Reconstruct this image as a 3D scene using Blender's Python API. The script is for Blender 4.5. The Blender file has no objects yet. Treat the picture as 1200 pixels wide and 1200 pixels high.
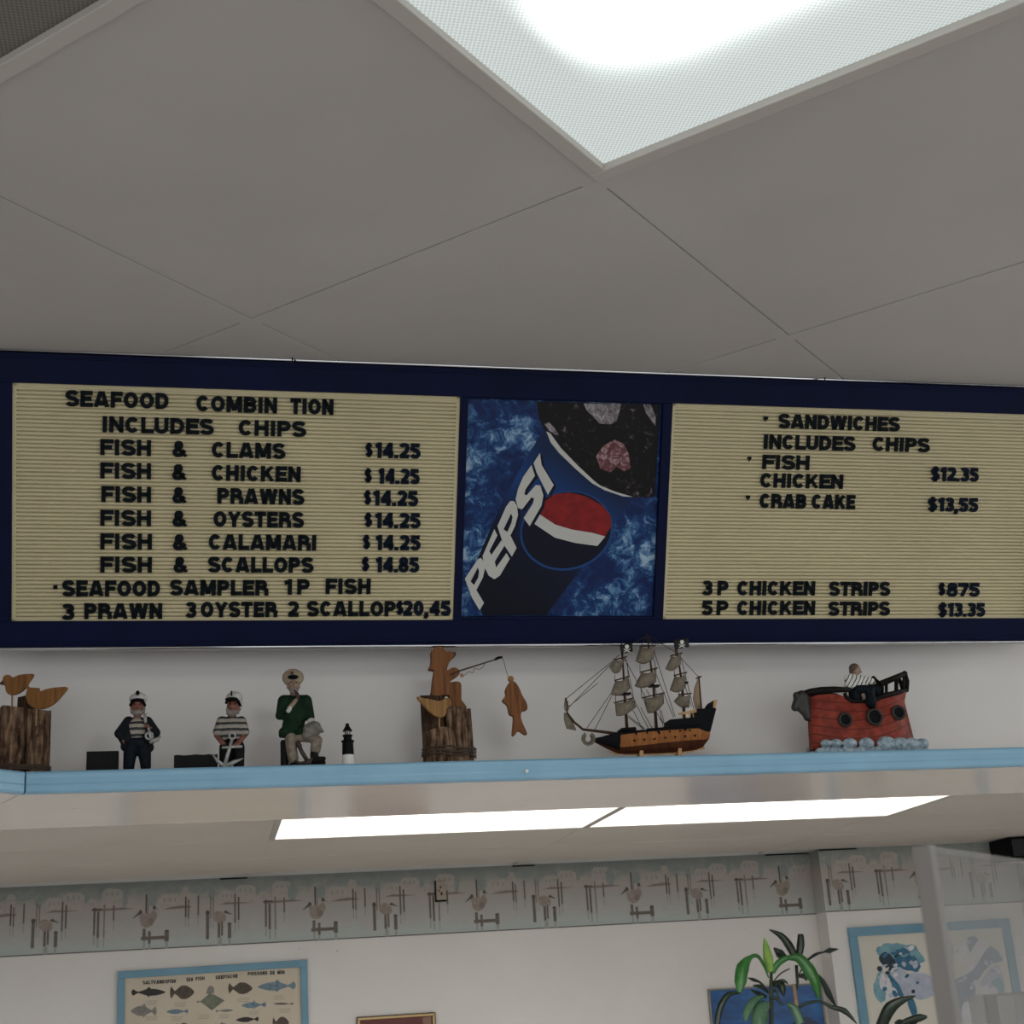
import bpy, bmesh, math, random
from mathutils import Vector, Matrix
random.seed(7)
R = math.radians
sc = bpy.context.scene
COL = sc.collection
EYE = 1.60                       # camera height above the floor

# ------------------------------------------------------------------ camera
FPX, CX, CY = 1738.7, 600.0, 600.0
c_r = Vector((0.97950, -0.19204, -0.06097)).normalized()
c_w = Vector((0.20143, 0.92556, 0.32053)).normalized()
c_u = c_r.cross(c_w).normalized()
c_r = c_w.cross(c_u).normalized()
cam_d = bpy.data.cameras.new('camera')
cam = bpy.data.objects.new('camera', cam_d)
COL.objects.link(cam)
cam_d.sensor_width = 36.0
cam_d.lens = FPX / 1200.0 * 36.0
cam_d.clip_start = 0.02
cam_d.clip_end = 60
cam.matrix_world = Matrix(((c_r.x, c_u.x, -c_w.x, 0), (c_r.y, c_u.y, -c_w.y, 0), (c_r.z, c_u.z, -c_w.z, EYE), (0, 0, 0, 1)))
cam_d.dof.use_dof = True
cam_d.dof.focus_distance = 2.5
cam_d.dof.aperture_fstop = 24
sc.camera = cam

# ------------------------------------------------------------------ world, exposure
w = bpy.data.worlds.new('world'); sc.world = w
w.use_nodes = True
w.node_tree.nodes['Background'].inputs[0].default_value = (0.92, 0.97, 1.0, 1)
w.node_tree.nodes['Background'].inputs[1].default_value = 1.25
sc.view_settings.view_transform = 'Standard'
sc.view_settings.look = 'None'
sc.view_settings.gamma = 1
sc.view_settings.use_curve_mapping = False
sc.view_settings.exposure = 0.0
sc.cycles.use_denoising = True
sc.cycles.max_bounces = 8
sc.cycles.transparent_max_bounces = 12
sc.cycles.sample_clamp_indirect = 4.0
LENS_HOT, LENS_RIM = 19.0, 0.66          # upper troffer lens radiance: above the tubes / at its rim
LENS_SIDE = 42.0                         # the same kind of troffer further right, out of frame
LENS_BACK, LENS_FILL = 2.3, 14.0                         # dining room troffers in view / added unseen fill panels

# ------------------------------------------------------------------ helpers
def lin(h):
    o = []
    for i in (0, 2, 4):
        c = int(h[i:i+2], 16) / 255
        o.append(c/12.92 if c <= .04045 else ((c+.055)/1.055)**2.4)
    return (*o, 1)

class NT:
    def __init__(s, name):
        s.m = bpy.data.materials.new(name); s.m.use_nodes = True
        s.n = s.m.node_tree.nodes; s.l = s.m.node_tree.links
        s.b = s.n['Principled BSDF']; s.out = s.n['Material Output']
    def add(s, t, **kw):
        nd = s.n.new(t)
        for k, v in kw.items(): setattr(nd, k, v)
        return nd
    def link(s, a, b): s.l.new(a, b)
    def coord(s, scale=(1, 1, 1), loc=(0, 0, 0), rot=(0, 0, 0)):
        t = s.add('ShaderNodeTexCoord'); mp = s.add('ShaderNodeMapping')
        mp.inputs['Scale'].default_value = scale; mp.inputs['Location'].default_value = loc; mp.inputs['Rotation'].default_value = rot
        s.link(t.outputs['Object'], mp.inputs['Vector']); return mp.outputs['Vector']
    def noise(s, vec, scale, detail=4, rough=.55, dist=0):
        t = s.add('ShaderNodeTexNoise'); t.inputs['Scale'].default_value = scale; t.inputs['Detail'].default_value = detail
        t.inputs['Roughness'].default_value = rough; t.inputs['Distortion'].default_value = dist
        if vec: s.link(vec, t.inputs['Vector'])
        return t.outputs['Fac']
    def ramp(s, fac, stops, interp='LINEAR'):
        t = s.add('ShaderNodeValToRGB'); e = t.color_ramp.elements; t.color_ramp.interpolation = interp
        while len(e) < len(stops): e.new(.5)
        for k, (p, c) in enumerate(stops):
            e[k].position = p; e[k].color = lin(c) if isinstance(c, str) else c
        if fac is not None: s.link(fac, t.inputs['Fac'])
        return t.outputs['Color']
    def math(s, op, a, b=None, c=None, clamp=False):
        t = s.add('ShaderNodeMath', operation=op); t.use_clamp = clamp
        for i, x in enumerate((a, b, c)):
            if x is None: continue
            if isinstance(x, (int, float)): t.inputs[i].default_value = x
            else: s.link(x, t.inputs[i])
        return t.outputs[0]
    def mix(s, fac, a, b):
        t = s.add('ShaderNodeMix', data_type='RGBA')
        for k, x in (('Factor', fac), ):
            if isinstance(x, (int, float)): t.inputs[0].default_value = x
            else: s.link(x, t.inputs[0])
        for i, x in ((6, a), (7, b)):
            if isinstance(x, str): t.inputs[i].default_value = lin(x)
            else: s.link(x, t.inputs[i])
        return t.outputs[2]
    def bump(s, h, strength=.3, dist=.001):
        t = s.add('ShaderNodeBump'); t.inputs['Strength'].default_value = strength; t.inputs['Distance'].default_value = dist
        s.link(h, t.inputs['Height']); s.link(t.outputs['Normal'], s.b.inputs['Normal'])
    def sep(s, vec):
        t = s.add('ShaderNodeSeparateXYZ'); s.link(vec, t.inputs[0]); return t.outputs

MATS = {}
def M(name, h, rough=.55, metal=0., var=None, bump=None, h2=None, spec=.5):
    """plain procedural material: base colour h varied towards h2 by noise of scale var, bump = (scale, strength, distance)"""
    if name in MATS: return MATS[name]
    t = NT(name); t.b.inputs['Roughness'].default_value = rough; t.b.inputs['Metallic'].default_value = metal
    t.b.inputs['Specular IOR Level'].default_value = spec
    v = t.coord()
    if var:
        f = t.noise(v, var, 5, .6)
        t.link(t.ramp(f, [(.3, h2), (.68, h)]), t.b.inputs['Base Color'])
    else: t.b.inputs['Base Color'].default_value = lin(h)
    if bump: t.bump(t.noise(v, bump[0], 5, .6), bump[1], bump[2])
    MATS[name] = t.m; return t.m

def wood(name, h, h2, scale=1.0, rot=(0, 0, 0), rough=.55):
    if name in MATS: return MATS[name]
    t = NT(name); t.b.inputs['Roughness'].default_value = rough; t.b.inputs['Specular IOR Level'].default_value = .12
    v = t.coord(scale=(160*scale, 60*scale, 10*scale), rot=rot)
    f = t.noise(v, 1.0, 4, .6, .4)
    v2 = t.coord(scale=(500*scale, 300*scale, 22*scale), rot=rot)
    g = t.noise(v2, 1.0, 3, .6)
    t.link(t.ramp(t.math('ADD', t.math('MULTIPLY', f, .7), t.math('MULTIPLY', g, .3)), [(.36, h2), (.6, h)]), t.b.inputs['Base Color'])
    t.bump(f, .15, .0005)
    MATS[name] = t.m; return t.m

def bark(name, h, h2, h3):
    if name in MATS: return MATS[name]
    t = NT(name); t.b.inputs['Roughness'].default_value = .85; t.b.inputs['Specular IOR Level'].default_value = .1
    f = t.noise(t.coord(scale=(130, 130, 18)), 1, 6, .65, .6)
    g = t.noise(t.coord(), 60, 4)
    t.link(t.ramp(t.math('ADD', t.math('MULTIPLY', f, .75), t.math('MULTIPLY', g, .25)), [(.36, h3), (.47, h2), (.62, h)]), t.b.inputs['Base Color'])
    t.bump(f, .9, .003)
    MATS[name] = t.m; return t.m

def stripes(name, h, h2, period, off=0., duty=.35, tilt=0.):
    if name in MATS: return MATS[name]
    t = NT(name); t.b.inputs['Roughness'].default_value = .6
    o = t.sep(t.coord(rot=(0, tilt, 0)))
    n = t.noise(t.coord(), 120, 2)
    z = t.math('ADD', t.math('DIVIDE', o[2], period), t.math('MULTIPLY', n, .25))
    f = t.math('LESS_THAN', t.math('FRACT', t.math('ADD', z, off + 50.)), duty)
    t.link(t.mix(f, h, h2), t.b.inputs['Base Color'])
    MATS[name] = t.m; return t.m

class MB:
    def __init__(s): s.v = []; s.f = []; s.mi = []; s.k = 0
    def _f(s, idx): s.f.append(tuple(idx)); s.mi.append(s.k)
    def vert(s, p): s.v.append(tuple(p)); return len(s.v)-1
    def box(s, x0, x1, y0, y1, z0, z1):
        b = [s.vert((x, y, z)) for z in (z0, z1) for y in (y0, y1) for x in (x0, x1)]
        for q in ((0, 2, 3, 1), (4, 5, 7, 6), (0, 1, 5, 4), (2, 6, 7, 3), (0, 4, 6, 2), (1, 3, 7, 5)): s._f([b[i] for i in q])
        return s
    def obox(s, P, a, b, c):
        P, a, b, c = map(Vector, (P, a, b, c))
        i = [s.vert(P + a*x + b*y + c*z) for z in (0, 1) for y in (0, 1) for x in (0, 1)]
        for q in ((0, 2, 3, 1), (4, 5, 7, 6), (0, 1, 5, 4), (2, 6, 7, 3), (0, 4, 6, 2), (1, 3, 7, 5)): s._f([i[j] for j in q])
        return s
    def poly(s, pts): s._f([s.vert(p) for p in pts]); return s
    def prism(s, pts, d):
        """pts: 3-D outline; d: extrusion vector"""
        d = Vector(d); n = len(pts)
        a = [s.vert(p) for p in pts]; b = [s.vert(Vector(p)+d) for p in pts]
        s._f(a); s._f(b[::-1])
        for i in range(n):
            j = (i+1) % n; s._f((a[j], a[i], b[i], b[j]))
        return s
    def tube(s, pts, r, n=8, cap=True, flat=1.0):
        pts = [Vector(p) for p in pts]; m = len(pts)
        rr = r if isinstance(r, (list, tuple)) else [r]*m
        up = None; rings = []
        for i in range(m):
            t = (pts[min(i+1, m-1)] - pts[max(i-1, 0)]).normalized()
            if up is None:
                up = Vector((0, 0, 1)) if abs(t.z) < .9 else Vector((0, 1, 0))
            x = t.cross(up).normalized(); up = x.cross(t).normalized()
            rings.append([s.vert(pts[i] + x*(rr[i]*math.cos(2*math.pi*k/n)) + up*(rr[i]*flat*math.sin(2*math.pi*k/n))) for k in range(n)])
        for i in range(m-1):
            for k in range(n):
                s._f((rings[i][k], rings[i][(k+1) % n], rings[i+1][(k+1) % n], rings[i+1][k]))
        if cap: s._f(rings[0][::-1]); s._f(rings[-1])
        return s
    def ell(s, c, r, n=14, m=8):
        c = Vector(c); r = (r, r, r) if isinstance(r, (int, float)) else r
        rows = []
        for j in range(1, m):
            a = math.pi*j/m
            rows.append([s.vert((c.x+r[0]*math.sin(a)*math.cos(2*math.pi*i/n), c.y+r[1]*math.sin(a)*math.sin(2*math.pi*i/n), c.z+r[2]*math.cos(a))) for i in range(n)])
        t = s.vert((c.x, c.y, c.z+r[2])); b = s.vert((c.x, c.y, c.z-r[2]))
        for i in range(n):
            k = (i+1) % n
            s._f((t, rows[0][i], rows[0][k])); s._f((b, rows[-1][k], rows[-1][i]))
            for j in range(m-2): s._f((rows[j][i], rows[j+1][i], rows[j+1][k], rows[j][k]))
        return s
    def caps(s, pts, r, n=12):
        rr = r if isinstance(r, (list, tuple)) else [r]*len(pts)
        s.tube(pts, list(rr), n)
        s.ell(pts[0], rr[0]); s.ell(pts[-1], rr[-1])
        for p, q in list(zip(pts, rr))[1:-1]: s.ell(p, q)
        return s
    def lathe(s, prof, c=(0, 0, 0), n=20):
        c = Vector(c); rings = []
        for r, z in prof: rings.append([s.vert((c.x+r*math.cos(2*math.pi*i/n), c.y+r*math.sin(2*math.pi*i/n), c.z+z)) for i in range(n)])
        for a, b in zip(rings, rings[1:]):
            for i in range(n): s._f((a[i], a[(i+1) % n], b[(i+1) % n], b[i]))
        s._f(rings[0][::-1]); s._f(rings[-1]); return s
    def grid(s, P):
        ids = [[s.vert(p) for p in row] for row in P]
        for i in range(len(P)-1):
            for j in range(len(P[0])-1): s._f((ids[i][j], ids[i][j+1], ids[i+1][j+1], ids[i+1][j]))
        return s
    def mesh(s, name, mats, smooth):
        me = bpy.data.meshes.new(name); me.from_pydata(s.v, [], s.f)
        for m in (mats if isinstance(mats, (list, tuple)) else [mats]): me.materials.append(m)
        bm = bmesh.new(); bm.from_mesh(me)
        for f, k in zip(bm.faces, s.mi): f.material_index = k; f.smooth = smooth
        bmesh.ops.recalc_face_normals(bm, faces=bm.faces)
        bm.to_mesh(me); bm.free(); me.update()
        return me

def link(name, me, parent=None, label=None):
    o = bpy.data.objects.new(name, me); COL.objects.link(o)
    if parent: o.parent = parent
    if label: o['label'] = label
    return o
def obj(name, mb, mats, parent=None, smooth=False, label=None, bevel=0., solid=0., sub=0):
    o = link(name, mb.mesh(name, mats, smooth), parent, label)
    if solid: md = o.modifiers.new('s', 'SOLIDIFY'); md.thickness = solid; md.offset = 0
    if bevel: md = o.modifiers.new('b', 'BEVEL'); md.width = bevel; md.segments = 2; md.limit_method = 'ANGLE'
    if sub: md = o.modifiers.new('u', 'SUBSURF'); md.levels = sub; md.render_levels = sub
    return o
def blob(name, mb, mats, parent=None, voxel=.0012, it=4, label=None):
    """overlapping volumes melted into one continuous sculpted surface"""
    tmp = link('tmp', mb.mesh('tmp', mats, True))
    md = tmp.modifiers.new('r', 'REMESH'); md.mode = 'VOXEL'; md.voxel_size = voxel; md.use_smooth_shade = True
    md = tmp.modifiers.new('s', 'SMOOTH'); md.factor = .5; md.iterations = it
    bpy.context.view_layer.update()
    me = bpy.data.meshes.new_from_object(tmp.evaluated_get(bpy.context.evaluated_depsgraph_get()))
    bpy.data.objects.remove(tmp); me.name = name
    me.materials.clear(); me.materials.append(mats)
    for p in me.polygons: p.use_smooth = True
    return link(name, me, parent, label)
def thing(name, label, cat, mat=None, group=None):
    o = bpy.data.objects.new(name, None); COL.objects.link(o); o.empty_display_size = .02
    if mat is not None: o.matrix_world = mat
    return tag(o, label, cat, group)
def tag(o, label, cat, group=None):
    o['label'] = label; o['category'] = cat
    if group: o['group'] = group
    return o
def struct(name, mb, mats, **k):
    o = obj(name, mb, mats, **k); o['kind'] = 'structure'; return o

def smooth_outline(pts, n=4, closed=True):
    """Catmull-Rom through 2-D points"""
    P = [Vector(p) for p in pts]; m = len(P); out = []
    for i in range(m if closed else m-1):
        a, b, c, d = (P[(i-1) % m], P[i], P[(i+1) % m], P[(i+2) % m]) if closed else (P[max(i-1, 0)], P[i], P[i+1], P[min(i+2, m-1)])
        for k in range(n):
            t = k/n
            out.append(.5*((2*b)+(c-a)*t+(2*a-5*b+4*c-d)*t*t+(3*b-a-3*c+d)*t**3))
    if not closed: out.append(P[-1])
    return out

# measuring: the ray through a point of the 1200 frame
def ray(px, py): return c_w + c_r*((px-CX)/FPX) - c_u*((py-CY)/FPX)
EYEV = Vector((0, 0, EYE))
def on_y(px, py, Y): d = ray(px, py); return EYEV + d*(Y/d.y)
def on_z(px, py, z): d = ray(px, py); return EYEV + d*((z-EYE)/d.z)
# frame of the counter front wall: u along it, d into it, z up (its origin on the shelf edge line)
YAW = R(1.45)
F = Matrix.Translation((0, 2.308, 0)) @ Matrix.Rotation(YAW, 4, 'Z')
FI = F.inverted()
def fp(px, py, d):
    o = FI @ EYEV; r = FI.to_3x3() @ ray(px, py)
    return o + r*((d-o.y)/r.y)
SHELF_T, SHELF_B = EYE+.3855, EYE+.3535
CEIL, LOWCEIL = EYE+1.02, EYE+.685
WALL_D, BACK_Y = .165, 7.18
LEFT = Vector((-.7071, -.7071, 0))            # the counter turns 45 degrees towards us at its left end (world direction)

class Z:
    """measuring frame of one item on the shelf: crop coordinates -> local coordinates of the item's root"""
    def __init__(s, ox, oy, sc_, d, rx, ry=None):
        s.ox, s.oy, s.sc, s.d = ox, oy, sc_, d
        q = fp(ox+rx/sc_, 890, d); s.root = Vector((q.x, d, SHELF_T))
        a, b = fp(ox+rx/sc_, 860, d), fp(ox+rx/sc_+1, 860, d); s.s = (b-a).length/sc_
        s.mat = F @ Matrix.Translation(s.root)
    def p(s, x, y, k=0):
        q = fp(s.ox+x/s.sc, s.oy+y/s.sc, s.d) - s.root; return Vector((q.x, k*s.s, q.z))
    def g(s, x, k=0, z=0):
        q = s.p(x, (890-s.oy)*s.sc, k); return Vector((q.x, q.y, z))
    def out(s, pts, k=0, n=0):
        if n: pts = [tuple(v) for v in smooth_outline(pts, n)]
        return [s.p(x, y, k) for x, y in pts]

# ------------------------------------------------------------------ setting materials
def paint(name, h, h2, rough=.6, var=2.5, spec=.5):
    t = NT(name); t.b.inputs['Roughness'].default_value = rough; t.b.inputs['Specular IOR Level'].default_value = spec
    v = t.coord(); f = t.noise(v, var, 5, .6); g = t.noise(v, 90, 3)
    c = t.ramp(f, [(.3, h2), (.7, h)])
    sp = t.noise(v, 34, 2, .5)                                  # a few dirt specks
    t.link(t.mix(t.math('GREATER_THAN', sp, .80), c, 'a09890'), t.b.inputs['Base Color'])
    t.bump(g, .08, .0006); return t.m
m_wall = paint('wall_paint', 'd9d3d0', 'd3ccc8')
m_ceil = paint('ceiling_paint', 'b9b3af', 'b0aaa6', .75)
m_low = paint('low_ceiling_paint', 'd6cec4', 'cfc6bb', .55)
m_soff = paint('soffit_gloss_paint', 'd6cac1', 'cec1b7', .16)
m_far = paint('far_wall_paint', 'ddd9d4', 'd7d2cd')
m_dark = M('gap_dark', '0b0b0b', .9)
m_floor = M('floor_tile', 'a6a29d', .5, var=6, h2='96928d')

# ------------------------------------------------------------------ large structure
g1 = Vector((math.sin(R(45)), math.cos(R(45)), 0)); g2 = Vector((-math.cos(R(45)), math.sin(R(45)), 0))
G0 = Vector((.506, 1.652, 0)); T = .61
G0 = G0 - g1*(.024*T)
def gp(a, b, z): q = G0 + g1*(a*T) + g2*(b*T); return Vector((q.x, q.y, z))
wall_line = lambda q: (FI @ Vector((q.x, q.y, 0))).y
mb = MB()                                                        # painted lay-in ceiling turned 45 degrees to the wall
lit_cells = {(-1, -1), (-1, -2), (-2, 0), (-3, 0), (3, -3), (3, -4)}
for i in range(-5, 6):
    for j in range(-6, 4):
        c = gp(i+.5, j+.5, 0)
        if wall_line(c) > .75: continue
        if (i, j) not in lit_cells:
            e0, e1 = .013, .0115
            mb.k = 0
            mb.obox(gp(i+e1/T, j+e1/T, CEIL-.0002), g1*(T-e0-e1), g2*(T-e0-e1), Vector((0, 0, .012)))
for i in range(-5, 7):
    mb.obox(gp(i-.0112/T, -6, CEIL-.0012), g1*.0224, g2*(10*T), Vector((0, 0, .006)))
for j in range(-6, 5):
    mb.obox(gp(-5, j-.0112/T, CEIL-.0010), g1*(11*T), g2*.0224, Vector((0, 0, .006)))
mb.k = 1
mb.obox(gp(-5, -6, CEIL+.16), g1*(11*T), g2*(10*T), Vector((0, 0, .03)))
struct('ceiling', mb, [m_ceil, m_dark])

def FQ(u, d, z): return F @ Vector((u, d, z))
# upper wall behind the ornaments, with the 45 degree return at the left
mb = MB()
cw = FQ(-.2612, 0, 0); n45 = Vector((-.7071, .7071, 0))
mit = (Vector((0, 1, 0)) + n45); mit = mit / mit.y                # mitre direction
wc = cw + mit*WALL_D                                             # wall corner
def up(q, z): return Vector((q.x, q.y, z))
mb.prism([up(wc, SHELF_T), up(FQ(3.6, WALL_D, 0), SHELF_T), up(FQ(3.6, WALL_D, 0), CEIL+.15), up(wc, CEIL+.15)], mit*.12)
struct('wall_front', mb, m_wall)
mb = MB(); le = wc + LEFT*1.6
mb.prism([up(le, SHELF_T), up(wc, SHELF_T), up(wc, CEIL+.15), up(le, CEIL+.15)], mit*.12)
struct('wall_left', mb, m_wall)
# soffit body under the shelf (glossy underside) and the riser up to the dining room ceiling
SB_Y = 2.715
mb = MB()
a0 = cw + mit*.019; a1 = FQ(3.6, .019, 0); le0 = a0 + LEFT*1.6
b0 = Vector((a0.x + mit.x*(SB_Y-a0.y), SB_Y, 0)); b1 = Vector((3.6, SB_Y, 0)); lb = b0 + LEFT*1.6
mb.prism([up(a0, SHELF_B+.002), up(a1, SHELF_B+.002), up(b1, SHELF_B+.002), up(b0, SHELF_B+.002)], (0, 0, .0295))
struct('trim_1', mb, m_soff)
mb = MB(); q = LEFT*.0015
mb.prism([up(le0, SHELF_B+.002), up(a0+q, SHELF_B+.002), up(b0+q, SHELF_B+.002), up(lb, SHELF_B+.002)], (0, 0, .0295))
struct('trim_2', mb, m_soff)
mb = MB(); mb.box(-3.2, 3.6, SB_Y-.04, SB_Y, SHELF_B+.012, LOWCEIL+.05)
struct('wall_header', mb, m_low)

# dining room: low ceiling with lay-in tiles, far wall with a shallow bump-out on the right
mb = MB()
XS = [.225 + 1.245*k for k in range(-3, 5)]; YS = [5.81 + .61*k for k in range(-5, 3)]
lens_rect = [(.257, 1.452, 5.17, 5.752), (1.478, 2.742, 5.17, 5.752)]
for x0, x1 in zip(XS, XS[1:]):
    for y0, y1 in zip(YS, YS[1:]):
        lit = abs(y0-5.2) < .02 and -0.1 < x0 < 2.0
        mb.box(x0+(.002 if lit else .0125), x1-(.002 if lit else .0115), y0+.0125, y1-.0115, LOWCEIL+(.03 if lit else 0), LOWCEIL+(.042 if lit else .012))
for x in XS: mb.box(x-.0115, x+.0115, SB_Y, 7.4, LOWCEIL-.0015, LOWCEIL+.004)
for y in YS: mb.box(XS[0], XS[-1], y-.0115, y+.0115, LOWCEIL-.0013, LOWCEIL+.004)
mb.k = 1; mb.box(XS[0], XS[-1], SB_Y, 7.5, LOWCEIL+.14, LOWCEIL+.16)
struct('ceiling_dining', mb, [m_low, m_dark])
bx = on_y(968, 1066.7, BACK_Y-.13).x                               # corner of the bump-out
mb = MB(); mb.box(-3.6, bx+.4, BACK_Y, BACK_Y+.12, 0, LOWCEIL+.1)
struct('wall_back', mb, m_far)
mb = MB(); mb.box(bx, 5.4, BACK_Y-.13, BACK_Y-.001, 0, LOWCEIL+.1)
struct('wall_back_right', mb, m_far)
mb = MB(); mb.box(-3.6, -3.48, SB_Y, BACK_Y, 0, LOWCEIL+.1)
struct('wall_dining_left', mb, m_far)
mb = MB(); mb.box(5.3, 5.42, SB_Y, BACK_Y-.13, 0, LOWCEIL+.1)
struct('wall_dining_right', mb, m_far)
mb = MB(); mb.box(-6, 8, -5, 8, -.05, 0)
struct('floor', mb, m_floor)

# ------------------------------------------------------------------ wallpaper border
def wallpaper():
    t = NT('wallpaper_print'); t.b.inputs['Roughness'].default_value = .75
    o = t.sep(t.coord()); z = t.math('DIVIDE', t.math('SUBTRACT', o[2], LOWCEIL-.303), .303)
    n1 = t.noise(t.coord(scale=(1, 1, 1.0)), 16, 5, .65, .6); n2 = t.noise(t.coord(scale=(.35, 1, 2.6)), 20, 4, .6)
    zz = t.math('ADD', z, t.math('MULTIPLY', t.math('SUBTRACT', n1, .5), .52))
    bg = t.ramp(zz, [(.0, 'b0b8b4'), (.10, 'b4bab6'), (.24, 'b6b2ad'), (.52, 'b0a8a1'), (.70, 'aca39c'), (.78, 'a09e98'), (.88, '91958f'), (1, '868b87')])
    wt = t.math('MULTIPLY', t.math('LESS_THAN', z, .52), t.math('MULTIPLY', n2, .8))
    c = t.mix(t.math('MULTIPLY', wt, .55), bg, '9fa6a3')
    t.link(c, t.b.inputs['Base Color']); return t.m
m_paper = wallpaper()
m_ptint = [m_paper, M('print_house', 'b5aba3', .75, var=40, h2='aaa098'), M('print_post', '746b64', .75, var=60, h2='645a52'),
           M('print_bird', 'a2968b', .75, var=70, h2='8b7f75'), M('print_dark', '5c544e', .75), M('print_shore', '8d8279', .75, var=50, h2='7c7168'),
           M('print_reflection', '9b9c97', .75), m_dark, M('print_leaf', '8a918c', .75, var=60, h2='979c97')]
PER, BH = .7665, .303
def border(name, x0, x1, Y, ph, gap_shadows=()):
    """strip of printed border from x0 to x1; ph = x of a preening pelican"""
    zb = LOWCEIL-BH; mb = MB(); mb.box(x0, x1, Y-.0006, Y, zb, LOWCEIL-.002)
    cnt = [0]
    def pg(k, pts, cx, lay=1):
        cnt[0] += 1; y = Y - .0008 - .0004*lay - .00001*(cnt[0] % 20); q = []
        for u, v in pts:
            q.append((cx+u*PER, y, zb+v*BH))
        if min(p[0] for p in q) < x0+.002 or max(p[0] for p in q) > x1-.002: return
        mb.k = k; mb.poly(q)
    def rect(k, u0, u1, v0, v1, cx, lay=1): pg(k, [(u0, v0), (u1, v0), (u1, v1), (u0, v1)], cx, lay)
    def el(k, u, v, ru, rv, cx, lay=1, rot=0):
        pg(k, [(u+ru*math.cos(a)*math.cos(rot)-rv*.4*math.sin(a)*math.sin(rot), v+(ru/.4)*math.cos(a)*math.sin(rot)+rv*math.sin(a)*math.cos(rot)) for a in [k_*math.pi/8 for k_ in range(16)]], cx, lay)
    k0 = math.floor((x0-ph)/PER)-1
    for k in range(k0, math.ceil((x1-ph)/PER)+1):
        c = ph + k*PER
        # far shore: houses, bushes, banks
        for (u, w_, v0, v1) in ((-.20, .07, .60, .80), (.07, .13, .58, .78), (.20, .05, .64, .88), (.42, .10, .62, .80), (.52, .12, .60, .87), (.66, .05, .62, .76), (.74, .12, .62, .90)):
            pg(1, [(u, v0), (u+w_, v0), (u+w_, v1-.04), (u+w_*.8, v1), (u+w_*.2, v1+.01), (u, v1-.05)], c, 0)
            for q in range(3): rect(8, u+w_*(.2+.25*q), u+w_*(.27+.25*q), v1-.10, v1-.05, c, 1)
        for (u, v, ru, rv) in ((.03, .72, .03, .10), (.30, .84, .06, .06), (.38, .78, .02, .12), (.64, .80, .03, .09), (.86, .74, .03, .13), (.17, .86, .04, .06)): el(8, u, v, ru, rv, c, 0)
        pg(5, [(.09, .565), (.14, .60), (.2, .615), (.26, .60), (.255, .575), (.17, .565)], c, 1)
        pg(5, [(.42, .60), (.47, .63), (.55, .62), (.62, .605), (.5, .595)], c, 1)
        pg(5, [(.68, .60), (.75, .62), (.86, .625), (.93, .60), (.84, .59), (.7, .58)], c, 1)
        # pair of pelicans on posts with a low dock
        rect(4, -.008, .002, .52, .80, c, 1); rect(5, .006, .012, .52, .66, c, 1)
        el(3, .004, .42, .042, .11, c, 2, -.5); el(3, .04, .48, .02, .08, c, 2); el(5, .025, .40, .018, .05, c, 3, -.5)
        el(3, -.032, .50, .012, .06, c, 2); el(4, -.036, .545, .010, .03, c, 3)
        pg(4, [(-.04, .56), (-.034, .52), (-.078, .455), (-.08, .46)], c, 3)
        el(4, .044, .60, .010, .03, c, 3); pg(4, [(.05, .60), (.05, .585), (.072, .55)], c, 3)
        rect(2, -.022, -.004, .13, .30, c, 3); rect(2, .010, .026, .08, .26, c, 3); rect(6, -.018, -.006, .0, .13, c, 1); rect(6, .012, .024, .0, .08, c, 1)
        rect(2, -.03, .125, .135, .185, c, 2); rect(2, .105, .13, .10, .25, c, 3); el(4, .118, .25, .013, .02, c, 4)
        rect(6, .11, .126, .0, .1, c, 1)
        # slim posts
        for (u, w_, v0, v1, kk) in ((.227, .009, .44, .74, 4), (.243, .008, .42, .70, 2), (.30, .009, .46, .75, 2), (.372, .008, .40, .74, 5), (.388, .007, .40, .72, 5),
                                    (.517, .010, .32, .75, 2), (.538, .009, .36, .70, 4), (.700, .012, .24, .64, 2), (.722, .014, .20, .58, 2), (.756, .009, .20, .68, 5), (.81, .009, .44, .66, 2)):
            rect(kk, u-w_/2, u+w_/2, v0, v1, c, 2); rect(6, u-w_*.4, u+w_*.4, v0-.14, v0, c, 1)
        rect(4, .685, .74, .60, .625, c, 3)
        # stooping pelican between two stout posts
        rect(2, .346, .364, .10, .50, c, 2); el(4, .355, .49, .012, .035, c, 3)
        el(3, .42, .42, .036, .085, c, 3, -.55); el(3, .452, .40, .012, .06, c, 3); el(4, .462, .485, .012, .02, c, 4); pg(4, [(.468, .49), (.506, .445), (.47, .46)], c, 4)
        rect(2, .414, .430, .12, .38, c, 2); rect(2, .434, .446, .14, .36, c, 2); rect(6, .416, .44, .0, .12, c, 1)
        rect(2, .474, .494, .10, .31, c, 3); el(4, .484, .31, .012, .02, c, 4); rect(6, .478, .49, .0, .1, c, 1)
    mb.k = 4; mb.box(x0, x1, Y-.0012, Y, zb-.001, zb+.004)
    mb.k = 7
    for s0, s1 in gap_shadows: mb.box(s0, s1, Y-.006, Y-.001, LOWCEIL-.010, LOWCEIL-.003)  # dark strips painted in for the shadowed gaps at the ceiling line
    return struct(name, mb, m_ptint)
X = lambda px, py, Y=BACK_Y: on_y(px, py, Y).x
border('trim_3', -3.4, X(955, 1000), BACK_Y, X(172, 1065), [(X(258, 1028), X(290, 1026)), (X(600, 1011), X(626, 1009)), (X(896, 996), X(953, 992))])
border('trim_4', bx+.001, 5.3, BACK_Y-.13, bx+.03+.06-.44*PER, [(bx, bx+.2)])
mb = MB(); mb.box(bx-.0008, bx, BACK_Y-.13, BACK_Y-.001, LOWCEIL-BH, LOWCEIL-.002)
struct('trim_5', mb, m_paper)

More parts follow.
